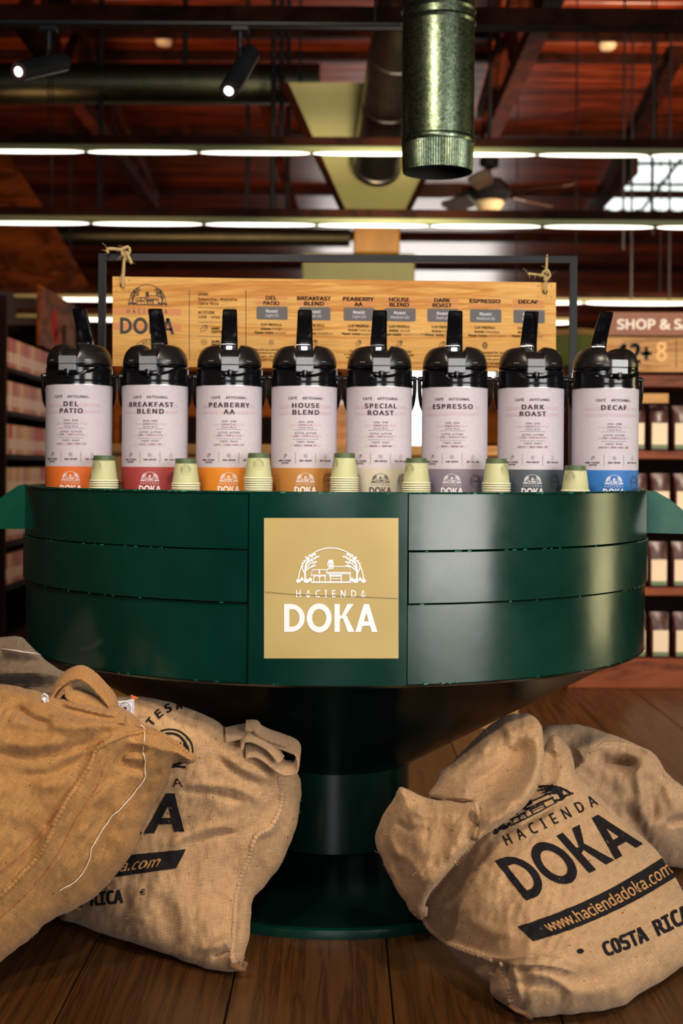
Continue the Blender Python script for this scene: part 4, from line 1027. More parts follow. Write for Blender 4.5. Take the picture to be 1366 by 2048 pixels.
# signs above it
ss = thing('shop_sign', (W(1300, 707, SY).x, SY - .02, 1.508), 'tan price sign reading 12+ on top of the reddish shelf', 'sign')
sp0 = ss.location
m = M().prism([(1190, 672), (1480, 673.5), (1480, 744.5), (1190, 743)], lambda x, y: W(x, y, SY - .03) - sp0, lambda x, y: W(x, y, SY - .005) - sp0); m.build('board', PLYW if False else TANW, ss)
sf = lambda off: (lambda x, y: W(x, y, SY - .03 - off) - sp0)
lay([txt('12+', 1238, 727, 1304, 686, 's', .05), quad(1352, 677, 1353.5, 735), quad(1242, 681.5, 1340, 682.3), quad(1242, 731.6, 1340, 732.4)], sf(.002), 'lettering', INKG, ss, 80)
lay([txt('8', 1312, 723, 1334, 683, 's', -.02)], sf(.002), 'lettering', plain('gold_numeral', srgb(214, 166, 100), .5), ss, 80)
hs = thing('shop_header_sign', (W(1300, 650, SY).x, SY - .02, 1.69), 'brown header sign with pale capitals reading SHOP & S', 'sign')
sp1 = hs.location
M().prism([(1215, 624), (1480, 625.5), (1480, 671.5), (1215, 670)], lambda x, y: W(x, y, SY - .05) - sp1, lambda x, y: W(x, y, SY - .02) - sp1).build('board', SIGNBR, hs)
lay([txt('SHOP & SA', 1234, 659, 1384, 638, 's', -.025)], lambda x, y: W(x, y, SY - .053) - sp1, 'lettering', plain('pale_sign_letters', srgb(226, 214, 200), .5), hs, 80)
tg = M().prism([(1282, 787), (1337, 787), (1337, 806), (1282, 806)], lambda x, y: W(x, y, SY - .01), lambda x, y: W(x, y, SY)).build('shelf_tag', TANW)
tag(tg, 'small tan tag hanging over the top bags of the reddish shelf', 'tag')
# ================================================================ left shelving with packs
LX = -1.9
sh = thing('wall_shelving', (LX, 7.4, 0), 'dark shelving along the left aisle stacked with small coffee packs', 'shelf')
M().box((-.5, -.06, 0), (.02, -.02, 2.0), .003).build('upright', DARKW, sh)
M().box((-.5, 1.5, 0), (.02, 1.54, 2.0), .003).build('upright', DARKW, sh)
M().box((-.52, -.06, 0), (-.48, 1.54, 2.0), .003).build('back_panel', DARKW, sh)
rowz = []
for r_ in range(6):
    z = .368 + .2475 * r_; rowz.append(z)
    M().box((-.5, -.02, z - .03), (.02, 1.5, z), .003).build('shelf_board', DARKW, sh)
PACKC = [plain('pack_pink', srgb(196, 128, 108), .6, var=.1, spec=.1), plain('pack_cream', srgb(214, 176, 140), .6, var=.1, spec=.1), plain('pack_yellow', srgb(206, 158, 66), .6, var=.1, spec=.1), plain('pack_red', srgb(186, 70, 46), .6, var=.1, spec=.1), plain('pack_rose', srgb(178, 104, 92), .6, var=.1, spec=.1)]
rk = random.Random(9); ORD = 'first second third fourth fifth sixth seventh eighth ninth tenth eleventh twelfth thirteenth fourteenth fifteenth sixteenth'.split()
for r_, z in enumerate(rowz):
    for k_ in range(16):
        c = rk.choice([0, 0, 1, 4]) if r_ not in (2, 3) else rk.choice([1, 2, 3, 0]); hgt = .17 + .008 * rk.random()
        b = M().box((-.10, -.041, 0), (0, .041, hgt), .003); key = 'pack%d' % c
        pk_ = thing('coffee_pack', (LX + .0, 7.45 + .09 * k_, z + .001), 'small %s coffee pack on the %s left aisle shelf, %s from the near end' % (['pink', 'cream', 'yellow', 'red', 'rose'][c], ['lowest', 'second lowest', 'third', 'fourth', 'fifth', 'topmost'][r_], ORD[k_]), 'coffee pack', '%s packs on the %s left aisle shelf' % (['pink', 'cream', 'yellow', 'red', 'rose'][c], ['lowest', 'second lowest', 'third', 'fourth', 'fifth', 'sixth', 'topmost'][r_]))
        piece(key, M().box((-.10, -.041, 0), (0, .041, .172), .003), 'carton', PACKC[c], pk_, 0, False)
        piece('packlab', M().box((.0002, -.030, .03), (.0012, .030, .09), .0002), 'paper_label', BAGL, pk_, 0, False)
po = thing('painted_board', (LX, 8.2, 1.8), 'wooden poster board with a red splash above the left shelving', 'poster')
M().box((-.01, 0, 0), (.01, 1.1, .38), .003).build('board', PLYW, po)
lay([disc(.42, .17, .09, 16, .11), disc(.5, .1, .06, 12)], lambda y_, z_: Vector((.0115, y_, z_)), 'red_splash', plain('red_paint', srgb(190, 34, 24), .7, spec=.02), po, .1)
# ================================================================ things seen between the airpots
ct = thing('back_counter', (0, 5.3, 0), 'pale wooden service counter behind the round green counter', 'counter')
M().box((-1.05, 0, 0), (.72, .6, 1.10), .004).build('cabinet', TANW, ct); M().box((-1.10, -.03, 1.10), (.77, .63, 1.142), .006).build('worktop', TANW, ct)
bx = thing('cup_carton', (W(686, 850, 5.45).x, 5.45, 1.1425), 'tan carton with three dark cup icons on the back counter', 'carton')
M().box((-.11, -.05, 0), (.11, .1, .165), .003).build('carton_body', plain('kraft_board', srgb(198, 140, 88), .6), bx); M().box((-.11, -.05, .165), (.11, .1, .185), .003).build('white_lid', plain('white_card', srgb(226, 220, 210), .5), bx)
T = []
for q in (.03, .08, .13):
    for u in (-.03, .0, .03): T += [stroke([(u - .006, q), (u - .008, q + .018), (u + .008, q + .018), (u + .006, q), (u - .006, q)], .002)]
lay(T, lambda x, z: Vector((x, -.0515, z)), 'cup_icons', INKG, bx, .1)
cab = thing('tall_cabinet', (-.9, 8.6, 0), 'tall orange-brown cabinet in the middle distance', 'cabinet')
M().box((-.6, 0, 0), (.95, .5, 1.95), .01).build('cabinet_body', PLYW, cab)
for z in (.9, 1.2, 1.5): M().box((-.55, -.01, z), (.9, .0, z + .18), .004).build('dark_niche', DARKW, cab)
cb2 = thing('tall_cabinet', (1.25, 8.2, 0), 'orange wooden cabinet beyond the mauve-banded airpot', 'cabinet')
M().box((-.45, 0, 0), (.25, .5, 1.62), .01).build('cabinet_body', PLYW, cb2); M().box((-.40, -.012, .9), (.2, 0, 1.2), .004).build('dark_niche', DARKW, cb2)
ob = thing('olive_lamp_shade', W(1150, 700, 9.5), 'olive green shade with tan edge beside the right frame post', 'lamp shade')
M().lathe([(.18, -.12), (.24, .1)], 6).build('shade', plain('olive_fabric', srgb(110, 118, 50), .6), ob); M().lathe([(.255, .09), (.255, .13), (.22, .13)], 6).build('shade_rim', TANW, ob); M().cyl((0, 0, -.1), (0, 0, CZ(9.5) - ob.location.z), .006, 6).build('pendant_cord', BLACKM, ob)
#SACKS
# ================================================================ burlap sacks
bpy.context.view_layer.update()
def bvh_of(objs):
    V = []; F = []
    for o in objs:
        mw = o.matrix_world; off = len(V); V += [mw @ v.co for v in o.data.vertices]; F += [tuple(i + off for i in p.vertices) for p in o.data.polygons]
    return BVHTree.FromPolygons(V, F)
TBVH = bvh_of([c for c in tb.children])
CAMP = Vector((0, 0, HC))
def hit_depth(bvh, px, py):
    a, b = ray(px, py); d = Vector((a, 1, b)); l = d.length; d.normalize()
    h = bvh.ray_cast(CAMP, d)
    return (None, None) if h[0] is None else (h[0].y, h[1])
def tps(ctrl):
    P = np.array([(a / 500, b / 500) for a, b, _ in ctrl]); z = np.array([c for *_, c in ctrl]); n = len(P)
    def U(r2): return np.where(r2 > 1e-12, r2 * np.log(r2 + 1e-12), 0)
    K = U(((P[:, None] - P[None]) ** 2).sum(-1)) + np.eye(n) * 1e-4; Pm = np.c_[np.ones(n), P]
    A = np.block([[K, Pm], [Pm.T, np.zeros((3, 3))]]); w_ = np.linalg.solve(A, np.r_[z, 0, 0, 0])
    def f(Q):
        Q = np.asarray(Q) / 500; return U(((Q[:, None] - P[None]) ** 2).sum(-1)) @ w_[:n] + np.c_[np.ones(len(Q)), Q] @ w_[n:]
    return f
def seg_dist(Q, A, closed=False):
    """distance and signed side of points Q to polyline A, with position along it 0..1"""
    A = np.asarray(A, dtype=float); B = np.roll(A, -1, 0) if closed else A[1:]; A0 = A if closed else A[:-1]
    d = B - A0; L2 = (d ** 2).sum(1) + 1e-9; best = np.full(len(Q), 1e9); side = np.zeros(len(Q)); pos = np.zeros(len(Q)); n = len(A0)
    for i in range(n):
        v = Q - A0[i]; t = np.clip((v @ d[i]) / L2[i], 0, 1); w_ = v - t[:, None] * d[i]; r = np.sqrt((w_ ** 2).sum(1))
        m_ = r < best; best[m_] = r[m_]; side[m_] = (d[i][0] * v[:, 1] - d[i][1] * v[:, 0])[m_]; pos[m_] = (i + t[m_]) / n
    return best, np.sign(side), pos
def smooth2(P, n=6, closed=False): return [(p.x, p.y) for p in cspline([Vector((a, b, 0)) for a, b in P], n, closed)]
def inside(Q, poly):
    poly = np.asarray(poly); x, y = Q[:, 0], Q[:, 1]; c = np.zeros(len(Q), bool); j = len(poly) - 1
    for i in range(len(poly)):
        xi, yi = poly[i]; xj, yj = poly[j]
        m_ = ((yi > y) != (yj > y)) & (x < (xj - xi) * (y - yi) / (yj - yi + 1e-12) + xi); c ^= m_; j = i
    return c
def sheet(name, outline, ctrl, parent, mat, bulge=.08, bw=90, back=.1, strokes=(), wr=.004, wscale=.018, step=4.0, ang=0.0, flat=False, seed=0, pw=.5, against=(), amp=1.15):
    """a stuffed cloth body: outline and depth points, rounded front and back, folds added as strokes
       stroke = (points, width, height[, 'r' round | 'l' step on the left | 'R' step on the right])"""
    O = smooth2(outline, 5, True); O = np.array(O)
    # even resample
    L = np.r_[0, np.cumsum(np.sqrt(((np.roll(O, -1, 0) - O) ** 2).sum(1)))]; n = int(L[-1] / 5.0); OO = np.r_[O, O[:1]]
    s = np.linspace(0, L[-1], n, endpoint=False); O = np.c_[np.interp(s, L, OO[:, 0]), np.interp(s, L, OO[:, 1])]
    O += np.array([(2.2 * noise.noise(Vector((x * .045, y * .045, seed + .3))), 2.2 * noise.noise(Vector((x * .045, y * .045, seed + 5.3)))) for x, y in O])
    mn, mx = O.min(0), O.max(0); gx = np.arange(mn[0], mx[0], step); gy = np.arange(mn[1], mx[1], step * .87)
    G = np.array([(x + (step / 2 if j % 2 else 0), y) for j, y in enumerate(gy) for x in gx]); G = G[inside(G, O)]
    d, _, _ = seg_dist(G, O, True); G = G[d > step * .9]
    # fine ring near the border
    c = O; t = np.roll(c, -1, 0) - np.roll(c, 1, 0); t /= np.linalg.norm(t, axis=1)[:, None] + 1e-9; nr = np.c_[-t[:, 1], t[:, 0]]
    ring = c + nr * 1.3; 
    if not inside(ring[:8], O).any(): nr = -nr
    ring = c + nr * 1.3; dd, _, _ = seg_dist(ring, O, True); ring = ring[(dd > 1.0) & inside(ring, O)]
    P = np.r_[O, ring, G]
    vs, es, fs, *_ = delaunay_2d_cdt([Vector(p) for p in P], [], [list(range(len(O)))], 1, 1e-4)
    V = np.array([(v.x, v.y) for v in vs]); D, _, _ = seg_dist(V, O, True); border = D < .05
    base = tps(ctrl)(V); q = np.clip(D / bw, 0, 1); pf = (1 - (1 - q) ** 2) ** pw
    front = base - bulge * pf
    edge = np.clip(D / 10, 0, 1)
    for st in strokes:
        pts, wd, h = st[:3]; md = st[3] if len(st) > 3 else 'r'
        r, sd, po_ = seg_dist(V, smooth2(pts, 5)); fade = np.clip(np.minimum(po_, 1 - po_) * 4, 0, 1); fade = fade * fade * (3 - 2 * fade)
        if md == 'r': prof_ = np.exp(-(r / wd) ** 2)
        else:
            on = (sd > 0) if md == 'l' else (sd < 0); prof_ = np.where(on, np.exp(-(r / wd) ** 1.3), np.exp(-(r / max(3.6, wd * .28)) ** 2))
        front -= amp * h * prof_ * fade * edge
    nz = np.array([noise.fractal(Vector((x * wscale, y * wscale * .6, seed + 3.1)), 0.7, 2.1, 3) for x, y in V]); nz2 = np.array([noise.noise(Vector((x * wscale * 3.2 + y * .02, y * wscale * 1.3, seed + 9.7))) for x, y in V])
    ridge = 1 - np.abs(nz2) * 2
    front -= (wr * 1.5 * nz + wr * .5 * ridge) * edge
    backd = base + back * pf
    if flat: backd = base + np.minimum(back, .004) * pf + .0 * base; 
    # keep clear of the counter and the floor
    for i, (x, y) in enumerate(V):
        a, b = ray(x, y); lim = 99
        if b < -1e-4: lim = (HC - .0015) / -b
        h, _ = hit_depth(TBVH, x, y)
        if h: lim = min(lim, h - .006)
        for ob_ in against:
            h, _ = hit_depth(ob_, x, y)
            if h: lim = min(lim, max(h - .002, front[i] + .02))
        if backd[i] > lim: backd[i] = lim
        if front[i] > lim - (0 if border[i] else .004): front[i] = lim - (0 if border[i] else .004)
    m = M(); N = len(V)
    m.v = [tuple(W(V[i, 0], V[i, 1], (front[i]))) for i in range(N)]; idx = {}
    for i in range(N):
        if border[i]: idx[i] = i
        else: idx[i] = len(m.v); m.v.append(tuple(W(V[i, 0], V[i, 1], backd[i])))
    m.f = [tuple(f)[::-1] for f in fs]; m.f += [tuple(idx[i] for i in f) for f in fs if not all(border[i] for i in f)]; m.mi = [0] * len(m.f)
    ca, sa = math.cos(R(ang)), math.sin(R(ang)); dm = float(front.mean()); sc_ = dm / FPX
    uv = [((x * ca + y * sa) * sc_, (-x * sa + y * ca) * sc_) for x, y in V]; uv += [uv[i] for i in range(N) if not border[i]]
    o = m.build(name, mat, None, True, uv); me = o.data; me.polygons.foreach_set('use_smooth', [True] * len(me.polygons))
    bv = BVHTree.FromPolygons([Vector(v) for v in m.v], m.f)
    if parent is not None:
        o.parent = parent; o.matrix_parent_inverse = Matrix.Translation(parent.location).inverted()
    return o, bv
def on(bvs, px, py, off=.0015):
    best = None
    for b in bvs:
        d, nrm = hit_depth(b, px, py)
        if d is not None and (best is None or d < best[0]): best = (d, nrm)
    if best is None: return None
    p = W(px, py, best[0]); n = best[1]
    if n.dot(p - CAMP) > 0: n = -n
    return p + n * off
def attach(o, parent): o.parent = parent; o.matrix_parent_inverse = Matrix.Translation(parent.location).inverted(); return o
def seam(bvs, pts, r, parent, name='stitched_seam', mat=None, off=None, pitch=.009, fall=2.6):
    P = smooth2(pts, 6); Q = [on(bvs, x, y, r * .35 if off is None else off) for x, y in P]; Q = [q for q in Q if q is not None]
    if len(Q) < 3: return None
    # even resample + slanted bulges
    acc = [0]
    for i in range(len(Q) - 1): acc.append(acc[-1] + (Q[i + 1] - Q[i]).length)
    n = max(6, int(acc[-1] / (pitch / 5))); S = []; j = 0
    for k_ in range(n + 1):
        s = acc[-1] * k_ / n
        while j < len(Q) - 2 and acc[j + 1] < s: j += 1
        S.append(Q[j].lerp(Q[j + 1], (s - acc[j]) / max(1e-9, acc[j + 1] - acc[j])))
    m = M(); m.tube(S, lambda t: r * (.78 + .30 * abs(math.sin(t * n / 5 * math.pi))), 8, (1, .8), (0, -1, .2))
    o = m.build(name, mat or SACK4, None, True, [(v[0] * 1.0, v[2]) for v in m.v]); o.data.polygons.foreach_set('use_smooth', [True] * len(o.data.polygons)); return attach(o, parent)
def quadmap(BL, BR, TL, TR, sag=0.0):
    def f(u, v):
        s = sag * 4 * u * (1 - u); x = (1 - v) * ((1 - u) * BL[0] + u * BR[0]) + v * ((1 - u) * TL[0] + u * TR[0]); y = (1 - v) * ((1 - u) * BL[1] + u * BR[1]) + v * ((1 - u) * TL[1] + u * TR[1]); return x, y + s
    return f
def sack_print(tris, qm, bvs, name, mat, parent, off=.0016, L=4.0, clip=None):
    T = np.asarray(tris, dtype=float).reshape(-1, 3, 2); T = subdivide(T, .12); Q = T.copy()
    for i in range(len(T)):
        for j in range(3): Q[i, j] = qm(*T[i, j])
    if clip is not None:
        cn = Q.mean(1); Q = Q[clip(cn[:, 0], cn[:, 1])]
    o = lay([Q], lambda x, y: on(bvs, x, y, off), name, mat, None, L); return attach(o, parent)
UNIT = quad(0, 0, 1, 1)
# ---- sack C : greyish, behind at far left, under the counter edge
sc = thing('burlap_sack', W(-60, 1700, 3.0), 'grey-brown burlap sack half hidden at the far left beneath the green counter', 'sack')
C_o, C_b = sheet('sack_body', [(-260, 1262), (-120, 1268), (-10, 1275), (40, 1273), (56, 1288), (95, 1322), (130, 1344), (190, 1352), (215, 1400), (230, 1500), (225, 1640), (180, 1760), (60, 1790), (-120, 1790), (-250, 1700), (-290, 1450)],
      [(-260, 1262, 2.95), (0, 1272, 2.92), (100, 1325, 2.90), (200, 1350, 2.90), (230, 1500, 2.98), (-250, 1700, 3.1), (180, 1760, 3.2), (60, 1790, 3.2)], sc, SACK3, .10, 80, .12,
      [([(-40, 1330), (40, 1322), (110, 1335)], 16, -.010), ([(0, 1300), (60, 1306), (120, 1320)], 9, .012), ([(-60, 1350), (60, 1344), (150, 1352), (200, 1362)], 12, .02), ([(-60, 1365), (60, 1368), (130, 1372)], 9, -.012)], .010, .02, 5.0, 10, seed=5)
Q = [on([C_b], x, y, .001) for x, y in smooth2([(5, 1298), (40, 1303), (80, 1310), (115, 1322), (140, 1334)], 6)]
attach(M().tube([q for q in Q if q], .0012, 5).build('white_stitching', THREADW, None, True), sc)
# ---- sack B : printed sack leaning under the counter
sb = thing('burlap_sack', W(330, 1900, 2.9), 'printed burlap sack leaning under the counter left of the pedestal', 'sack')
B_out = [(180, 1420), (225, 1396), (270, 1392), (330, 1402), (380, 1418), (430, 1440), (468, 1466), (505, 1492), (545, 1512), (580, 1528), (600, 1556), (602, 1590), (596, 1640), (580, 1690), (558, 1735), (530, 1772), (505, 1800), (502, 1840), (498, 1880), (485, 1925), (472, 1943), (420, 1938), (360, 1918), (290, 1893), (220, 1872), (160, 1850), (118, 1834), (110, 1780), (130, 1640), (150, 1500)]
B_c = [(180, 1420, 2.86), (270, 1392, 2.86), (380, 1418, 2.84), (468, 1466, 2.85), (545, 1512, 2.88), (600, 1570, 2.93), (590, 1660, 2.92), (545, 1750, 2.90), (503, 1830, 2.86), (472, 1943, 2.735), (420, 1938, 2.75), (290, 1893, 2.85), (160, 1850, 2.98), (118, 1834, 3.03), (110, 1700, 2.98), (150, 1500, 2.90)]
B_s = [([(470, 1560), (420, 1620), (380, 1650), (300, 1672)], 10, -.007), ([(560, 1560), (558, 1620), (545, 1660), (515, 1675), (490, 1720), (470, 1790), (468, 1870), (462, 1930)], 20, .013, 'l'),
       ([(440, 1500), (480, 1530), (520, 1548), (556, 1560)], 12, .012), ([(430, 1510), (470, 1546), (530, 1575)], 8, -.009), ([(360, 1570), (420, 1570), (480, 1580), (530, 1610)], 9, .007),
       ([(350, 1582), (420, 1586), (500, 1610)], 7, -.007), ([(470, 1650), (420, 1655), (370, 1672), (330, 1700)], 10, .009), ([(480, 1664), (430, 1670), (390, 1688)], 6, -.008),
       ([(380, 1900), (430, 1890), (465, 1880)], 12, .010), ([(420, 1912), (450, 1905), (470, 1900)], 6, -.010), ([(440, 1870), (460, 1895), (470, 1930)], 9, .01), ([(330, 1780), (340, 1860), (360, 1910)], 20, -.008), ([(270, 1760), (280, 1850)], 18, .008)]
B_o, B_b = sheet('sack_body', B_out, B_c, sb, SACK, .105, 120, .12, B_s, .006, .016, 3.6, -4, seed=1, against=[C_b])
seam([B_b], [(556, 1552), (562, 1585), (556, 1625), (540, 1655), (518, 1668), (505, 1690), (494, 1720), (478, 1760), (470, 1800), (468, 1850), (464, 1900), (466, 1928)], .0055, sb)
m = M().tube([on([B_b], 462, 1925), on([B_b], 472, 1932) + Vector((.005, -.008, 0)), W(487, 1937, 2.70), W(490, 1925, 2.70)], .007, 8); o = m.build('corner_tail', SACK4, None, True, [(0, 0)] * len(m.v)); attach(o, sb)
def band(parent, pts, d, wid, th, name, mat, dv=0.0, up=(0.05, .8, .6)):
    P = cspline([W(x, y, d + dv * i) for i, (x, y) in enumerate(pts)], 8); m = M(); m.tube(P, 1.0, 10, (th, wid), up)
    o = m.build(name, mat, None, True, [(v[0] + v[1] * .3, v[2] + v[1]) for v in m.v]); return attach(o, parent)
band(sb, [(452, 1470), (480, 1464), (500, 1462), (530, 1472), (560, 1482), (588, 1494), (596, 1510), (590, 1532), (570, 1536), (548, 1522), (530, 1508), (512, 1500), (492, 1502)], 2.80, .022, .0055, 'gathered_neck', SACK4)
band(sb, [(492, 1452), (510, 1452), (520, 1462), (545, 1474), (575, 1484)], 2.79, .016, .008, 'neck_fold', SACK4)
band(sb, [(484, 1496), (488, 1478), (502, 1472), (530, 1484), (548, 1500), (562, 1520)], 2.785, .018, .005, 'neck_fold', SACK4)
clipB = lambda x, y: (x > 130)
sack_print(WM, quadmap((24, 1676), (366, 1664), (54, 1596), (376, 1585)), [B_b], 'lettering', INKW, sb)
sack_print(text_tris('HACIENDA', 's', .01, 1.7), quadmap((104, 1578), (366, 1573), (112, 1560), (364, 1556)), [B_b], 'lettering', INKW, sb)
bq = quadmap((120, 1770), (353, 1736), (140, 1722), (372, 1698))
sack_print(UNIT, bq, [B_b], 'print_bar', INKW, sb)
sack_print(fit(text_tris('www.haciendadoka.com', 's', -.012), -.55, .22, .82, .80), bq, [B_b], 'lettering', JUTE, sb, .0026)
sack_print(text_tris('COSTA RICA', 'm', .05), quadmap((84, 1822), (247, 1806), (84, 1793), (246, 1778)), [B_b], 'lettering', INKW, sb)
sack_print(text_tris('€', 'b', .02), quadmap((279, 1790), (291, 1789), (280, 1778), (291, 1777)), [B_b], 'lettering', INKW, sb)
# round stamp upper part
ST = []
for i_, ch in enumerate('ARTESA'):
    a = R(172 - 14.5 * i_); g_ = text_tris(ch, 'm', .05, 1, 2) - .5; rt = a - math.pi / 2; x = g_[..., 0] * 13; y = g_[..., 1] * 17
    q = np.empty_like(g_); q[..., 0] = 372 + 88 * math.cos(a) + x * math.cos(rt) - y * math.sin(rt); q[..., 1] = 1494 - 84 * math.sin(a) - (x * math.sin(rt) + y * math.cos(rt)); ST.append(q)
ST += [np.array(stroke(arc_pts(340, 1505, 46, 46, 180, 360, 24), 3.5)), np.array(stroke(arc_pts(340, 1505, 36, 38, 180, 360, 20), 5))]
for k_ in range(9): ST.append(np.array(stroke([(312 + 7 * k_, 1478 + abs(k_ - 4) * 2), (316 + 7 * k_, 1500 + abs(k_ - 4) * 2)], 2.5)))
ST += [np.array(stroke([(300, 1524), (340, 1534), (374, 1520)], 7)), np.array(stroke([(330, 1530), (372, 1534)], 5))]
attach(lay(ST, lambda x, y: on([B_b], x, y, .0016), 'round_stamp', INKW, None, 4.0), sb)
tgm = M(); tgm.prism([(229, 1403), (252, 1401), (268, 1398), (269, 1436), (248, 1428), (232, 1421)], lambda x, y: W(x, y, 2.712), lambda x, y: W(x, y, 2.7145))
wt_ = attach(tgm.build('care_tag', plain('white_woven_tag', srgb(206, 208, 218), .7, var=.05), None), sb); wt_['label'] = 'white woven tag with a round stamp'
attach(lay([stamp(250, 1417, 11.5, .8, 'CAFE 100', -1, None), np.array(stroke([(231, 1408), (266, 1402), (266.5, 1431)], .7)), disc(250, 1417, 4.2)], lambda x, y: W(x, y, 2.7105), 'tag_print', INKF, None, 20), wt_)
om = M(); om.prism([(262, 1389), (279, 1396), (262, 1401)], lambda x, y: W(x, y, 2.74), lambda x, y: W(x, y, 2.742)); attach(om.build('orange_tag', plain('orange_card', srgb(196, 92, 34), .6)), sb)
# ---- sack A : golden sack in front at far left
sa = thing('burlap_sack', W(0, 1900, 2.6), 'golden burlap sack slumped in front at the far left with loose white thread', 'sack')
A_out = [(-330, 1400), (-200, 1372), (-60, 1366), (0, 1368), (60, 1378), (105, 1392), (150, 1400), (220, 1405), (262, 1424), (285, 1448), (320, 1462), (348, 1480), (372, 1502), (391, 1520), (378, 1528), (352, 1522), (343, 1534), (336, 1560), (318, 1590), (290, 1640), (268, 1700), (235, 1745), (200, 1785), (150, 1818), (100, 1842), (60, 1878), (0, 1925), (-60, 1985), (-160, 2020), (-300, 2020), (-360, 1800)]
A_c = [(-330, 1400, 2.6), (0, 1368, 2.66), (150, 1400, 2.68), (262, 1424, 2.70), (348, 1480, 2.70), (391, 1520, 2.69), (343, 1540, 2.72), (318, 1590, 2.74), (268, 1700, 2.72), (200, 1785, 2.72), (100, 1842, 2.68), (0, 1925, 2.62), (-100, 2005, 2.52), (-300, 2020, 2.5), (-360, 1700, 2.5), (50, 1650, 2.64)]
A_s = [([(0, 1795), (60, 1735), (95, 1680), (125, 1620), (160, 1570), (192, 1520), (205, 1488), (240, 1470), (290, 1462)], 26, .016, 'l'), ([(0, 1452), (40, 1440), (90, 1442), (150, 1452), (210, 1448), (275, 1452)], 16, .018),
       ([(30, 1410), (50, 1430), (75, 1442), (110, 1446)], 9, -.024), ([(0, 1395), (30, 1390), (70, 1405), (100, 1425)], 12, .012), ([(-40, 1500), (30, 1512), (90, 1510), (150, 1494), (200, 1478)], 9, -.013), ([(0, 1480), (60, 1490), (140, 1478)], 13, .012),
       ([(30, 1548), (90, 1550), (140, 1530), (185, 1500)], 10, -.010), ([(60, 1575), (120, 1568), (150, 1545)], 14, .008), ([(300, 1540), (262, 1532), (240, 1520), (262, 1500), (300, 1500)], 12, -.022), ([(250, 1488), (300, 1490), (345, 1502)], 9, .012), ([(215, 1560), (240, 1600), (255, 1660)], 24, .010),
       ([(195, 1600), (215, 1650), (215, 1720)], 16, -.008), ([(105, 1410), (160, 1428), (220, 1440), (262, 1446)], 6, -.016), ([(120, 1402), (170, 1418), (240, 1432)], 6, .010), ([(40, 1640), (60, 1700), (40, 1760)], 22, -.008), ([(0, 1560), (30, 1620), (20, 1700)], 26, .010), ([(285, 1600), (300, 1560), (325, 1540)], 10, -.008)]
A_o, A_b = sheet('sack_body', A_out, A_c, sa, SACK2, .10, 120, .12, A_s, .0065, .015, 3.6, 28, seed=2, against=[B_b, C_b])
seam([A_b], [(0, 1792), (40, 1752), (75, 1714), (100, 1672), (120, 1625), (150, 1580), (182, 1530), (196, 1498), (222, 1480), (256, 1468), (300, 1466), (338, 1480), (368, 1502), (385, 1518)], .0048, sa, mat=SACK2)
for pts in ([(0, 1744), (40, 1712), (80, 1668), (118, 1618)], [(0, 1835), (60, 1780), (110, 1715), (150, 1640), (190, 1580), (205, 1540)], [(170, 1500), (210, 1482)], [(270, 1452), (310, 1466)]):
    P = smooth2(pts, 8); m = M()
    for k_ in range(0, len(P) - 1, 1):
        n_d = 2
        for h in range(n_d):
            a_ = h / n_d; b_2 = a_ + .55 / n_d; x0, y0 = P[k_]; x1, y1 = P[k_ + 1]
            p, q = on([A_b], x0 + (x1 - x0) * a_, y0 + (y1 - y0) * a_, .001), on([A_b], x0 + (x1 - x0) * b_2, y0 + (y1 - y0) * b_2, .001)
            if p and q: m.cyl(p, q, .0007, 5)
    attach(m.build('red_stitching', THREADR, None), sa)['kind'] = 'stuff'
P = [(278, 1453), (288, 1462), (289, 1500), (291, 1540), (284, 1560), (262, 1590), (230, 1626), (205, 1655), (186, 1690), (172, 1730), (150, 1760), (119, 1778)]
Q = [on([A_b], x, y, .004) for x, y in smooth2(P, 6)]; Q = [q for q in Q if q]
attach(M().tube(Q, .0011, 6).build('loose_thread', THREADW, None, True), sa)['label'] = 'loose white thread'
# rolled mouth loop
for d_, nm in ((2.665, 'rolled_mouth'),):
    band(sa, [(104, 1418), (106, 1392), (116, 1370), (136, 1352), (160, 1345), (182, 1356), (204, 1378), (222, 1400), (229, 1418)], d_, .020, .0055, nm, SACK2)
    band(sa, [(112, 1412), (118, 1390), (134, 1372), (142, 1388), (170, 1400), (205, 1412), (228, 1420)], d_ - .004, .018, .005, 'mouth_fold', SACK2)
    band(sa, [(106, 1416), (150, 1424), (200, 1434), (250, 1440)], d_ - .03, .012, .007, 'mouth_hem', SACK2)
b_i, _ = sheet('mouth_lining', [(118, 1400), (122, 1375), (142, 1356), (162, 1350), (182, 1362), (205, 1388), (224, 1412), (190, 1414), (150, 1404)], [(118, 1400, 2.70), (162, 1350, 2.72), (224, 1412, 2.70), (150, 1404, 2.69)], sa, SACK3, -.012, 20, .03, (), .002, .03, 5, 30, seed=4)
zp = M().tube([W(84, 1392, 2.555), W(88, 1387, 2.553), W(95, 1392, 2.553), W(97, 1402, 2.553), W(90, 1404, 2.553), W(84, 1396, 2.555)], .0016, 6).box(tuple(W(87, 1400, 2.558)), tuple(W(95, 1394, 2.556)), .0); attach(zp.build('plastic_clip', WHITE, None), sa)['label'] = 'small white plastic clip'
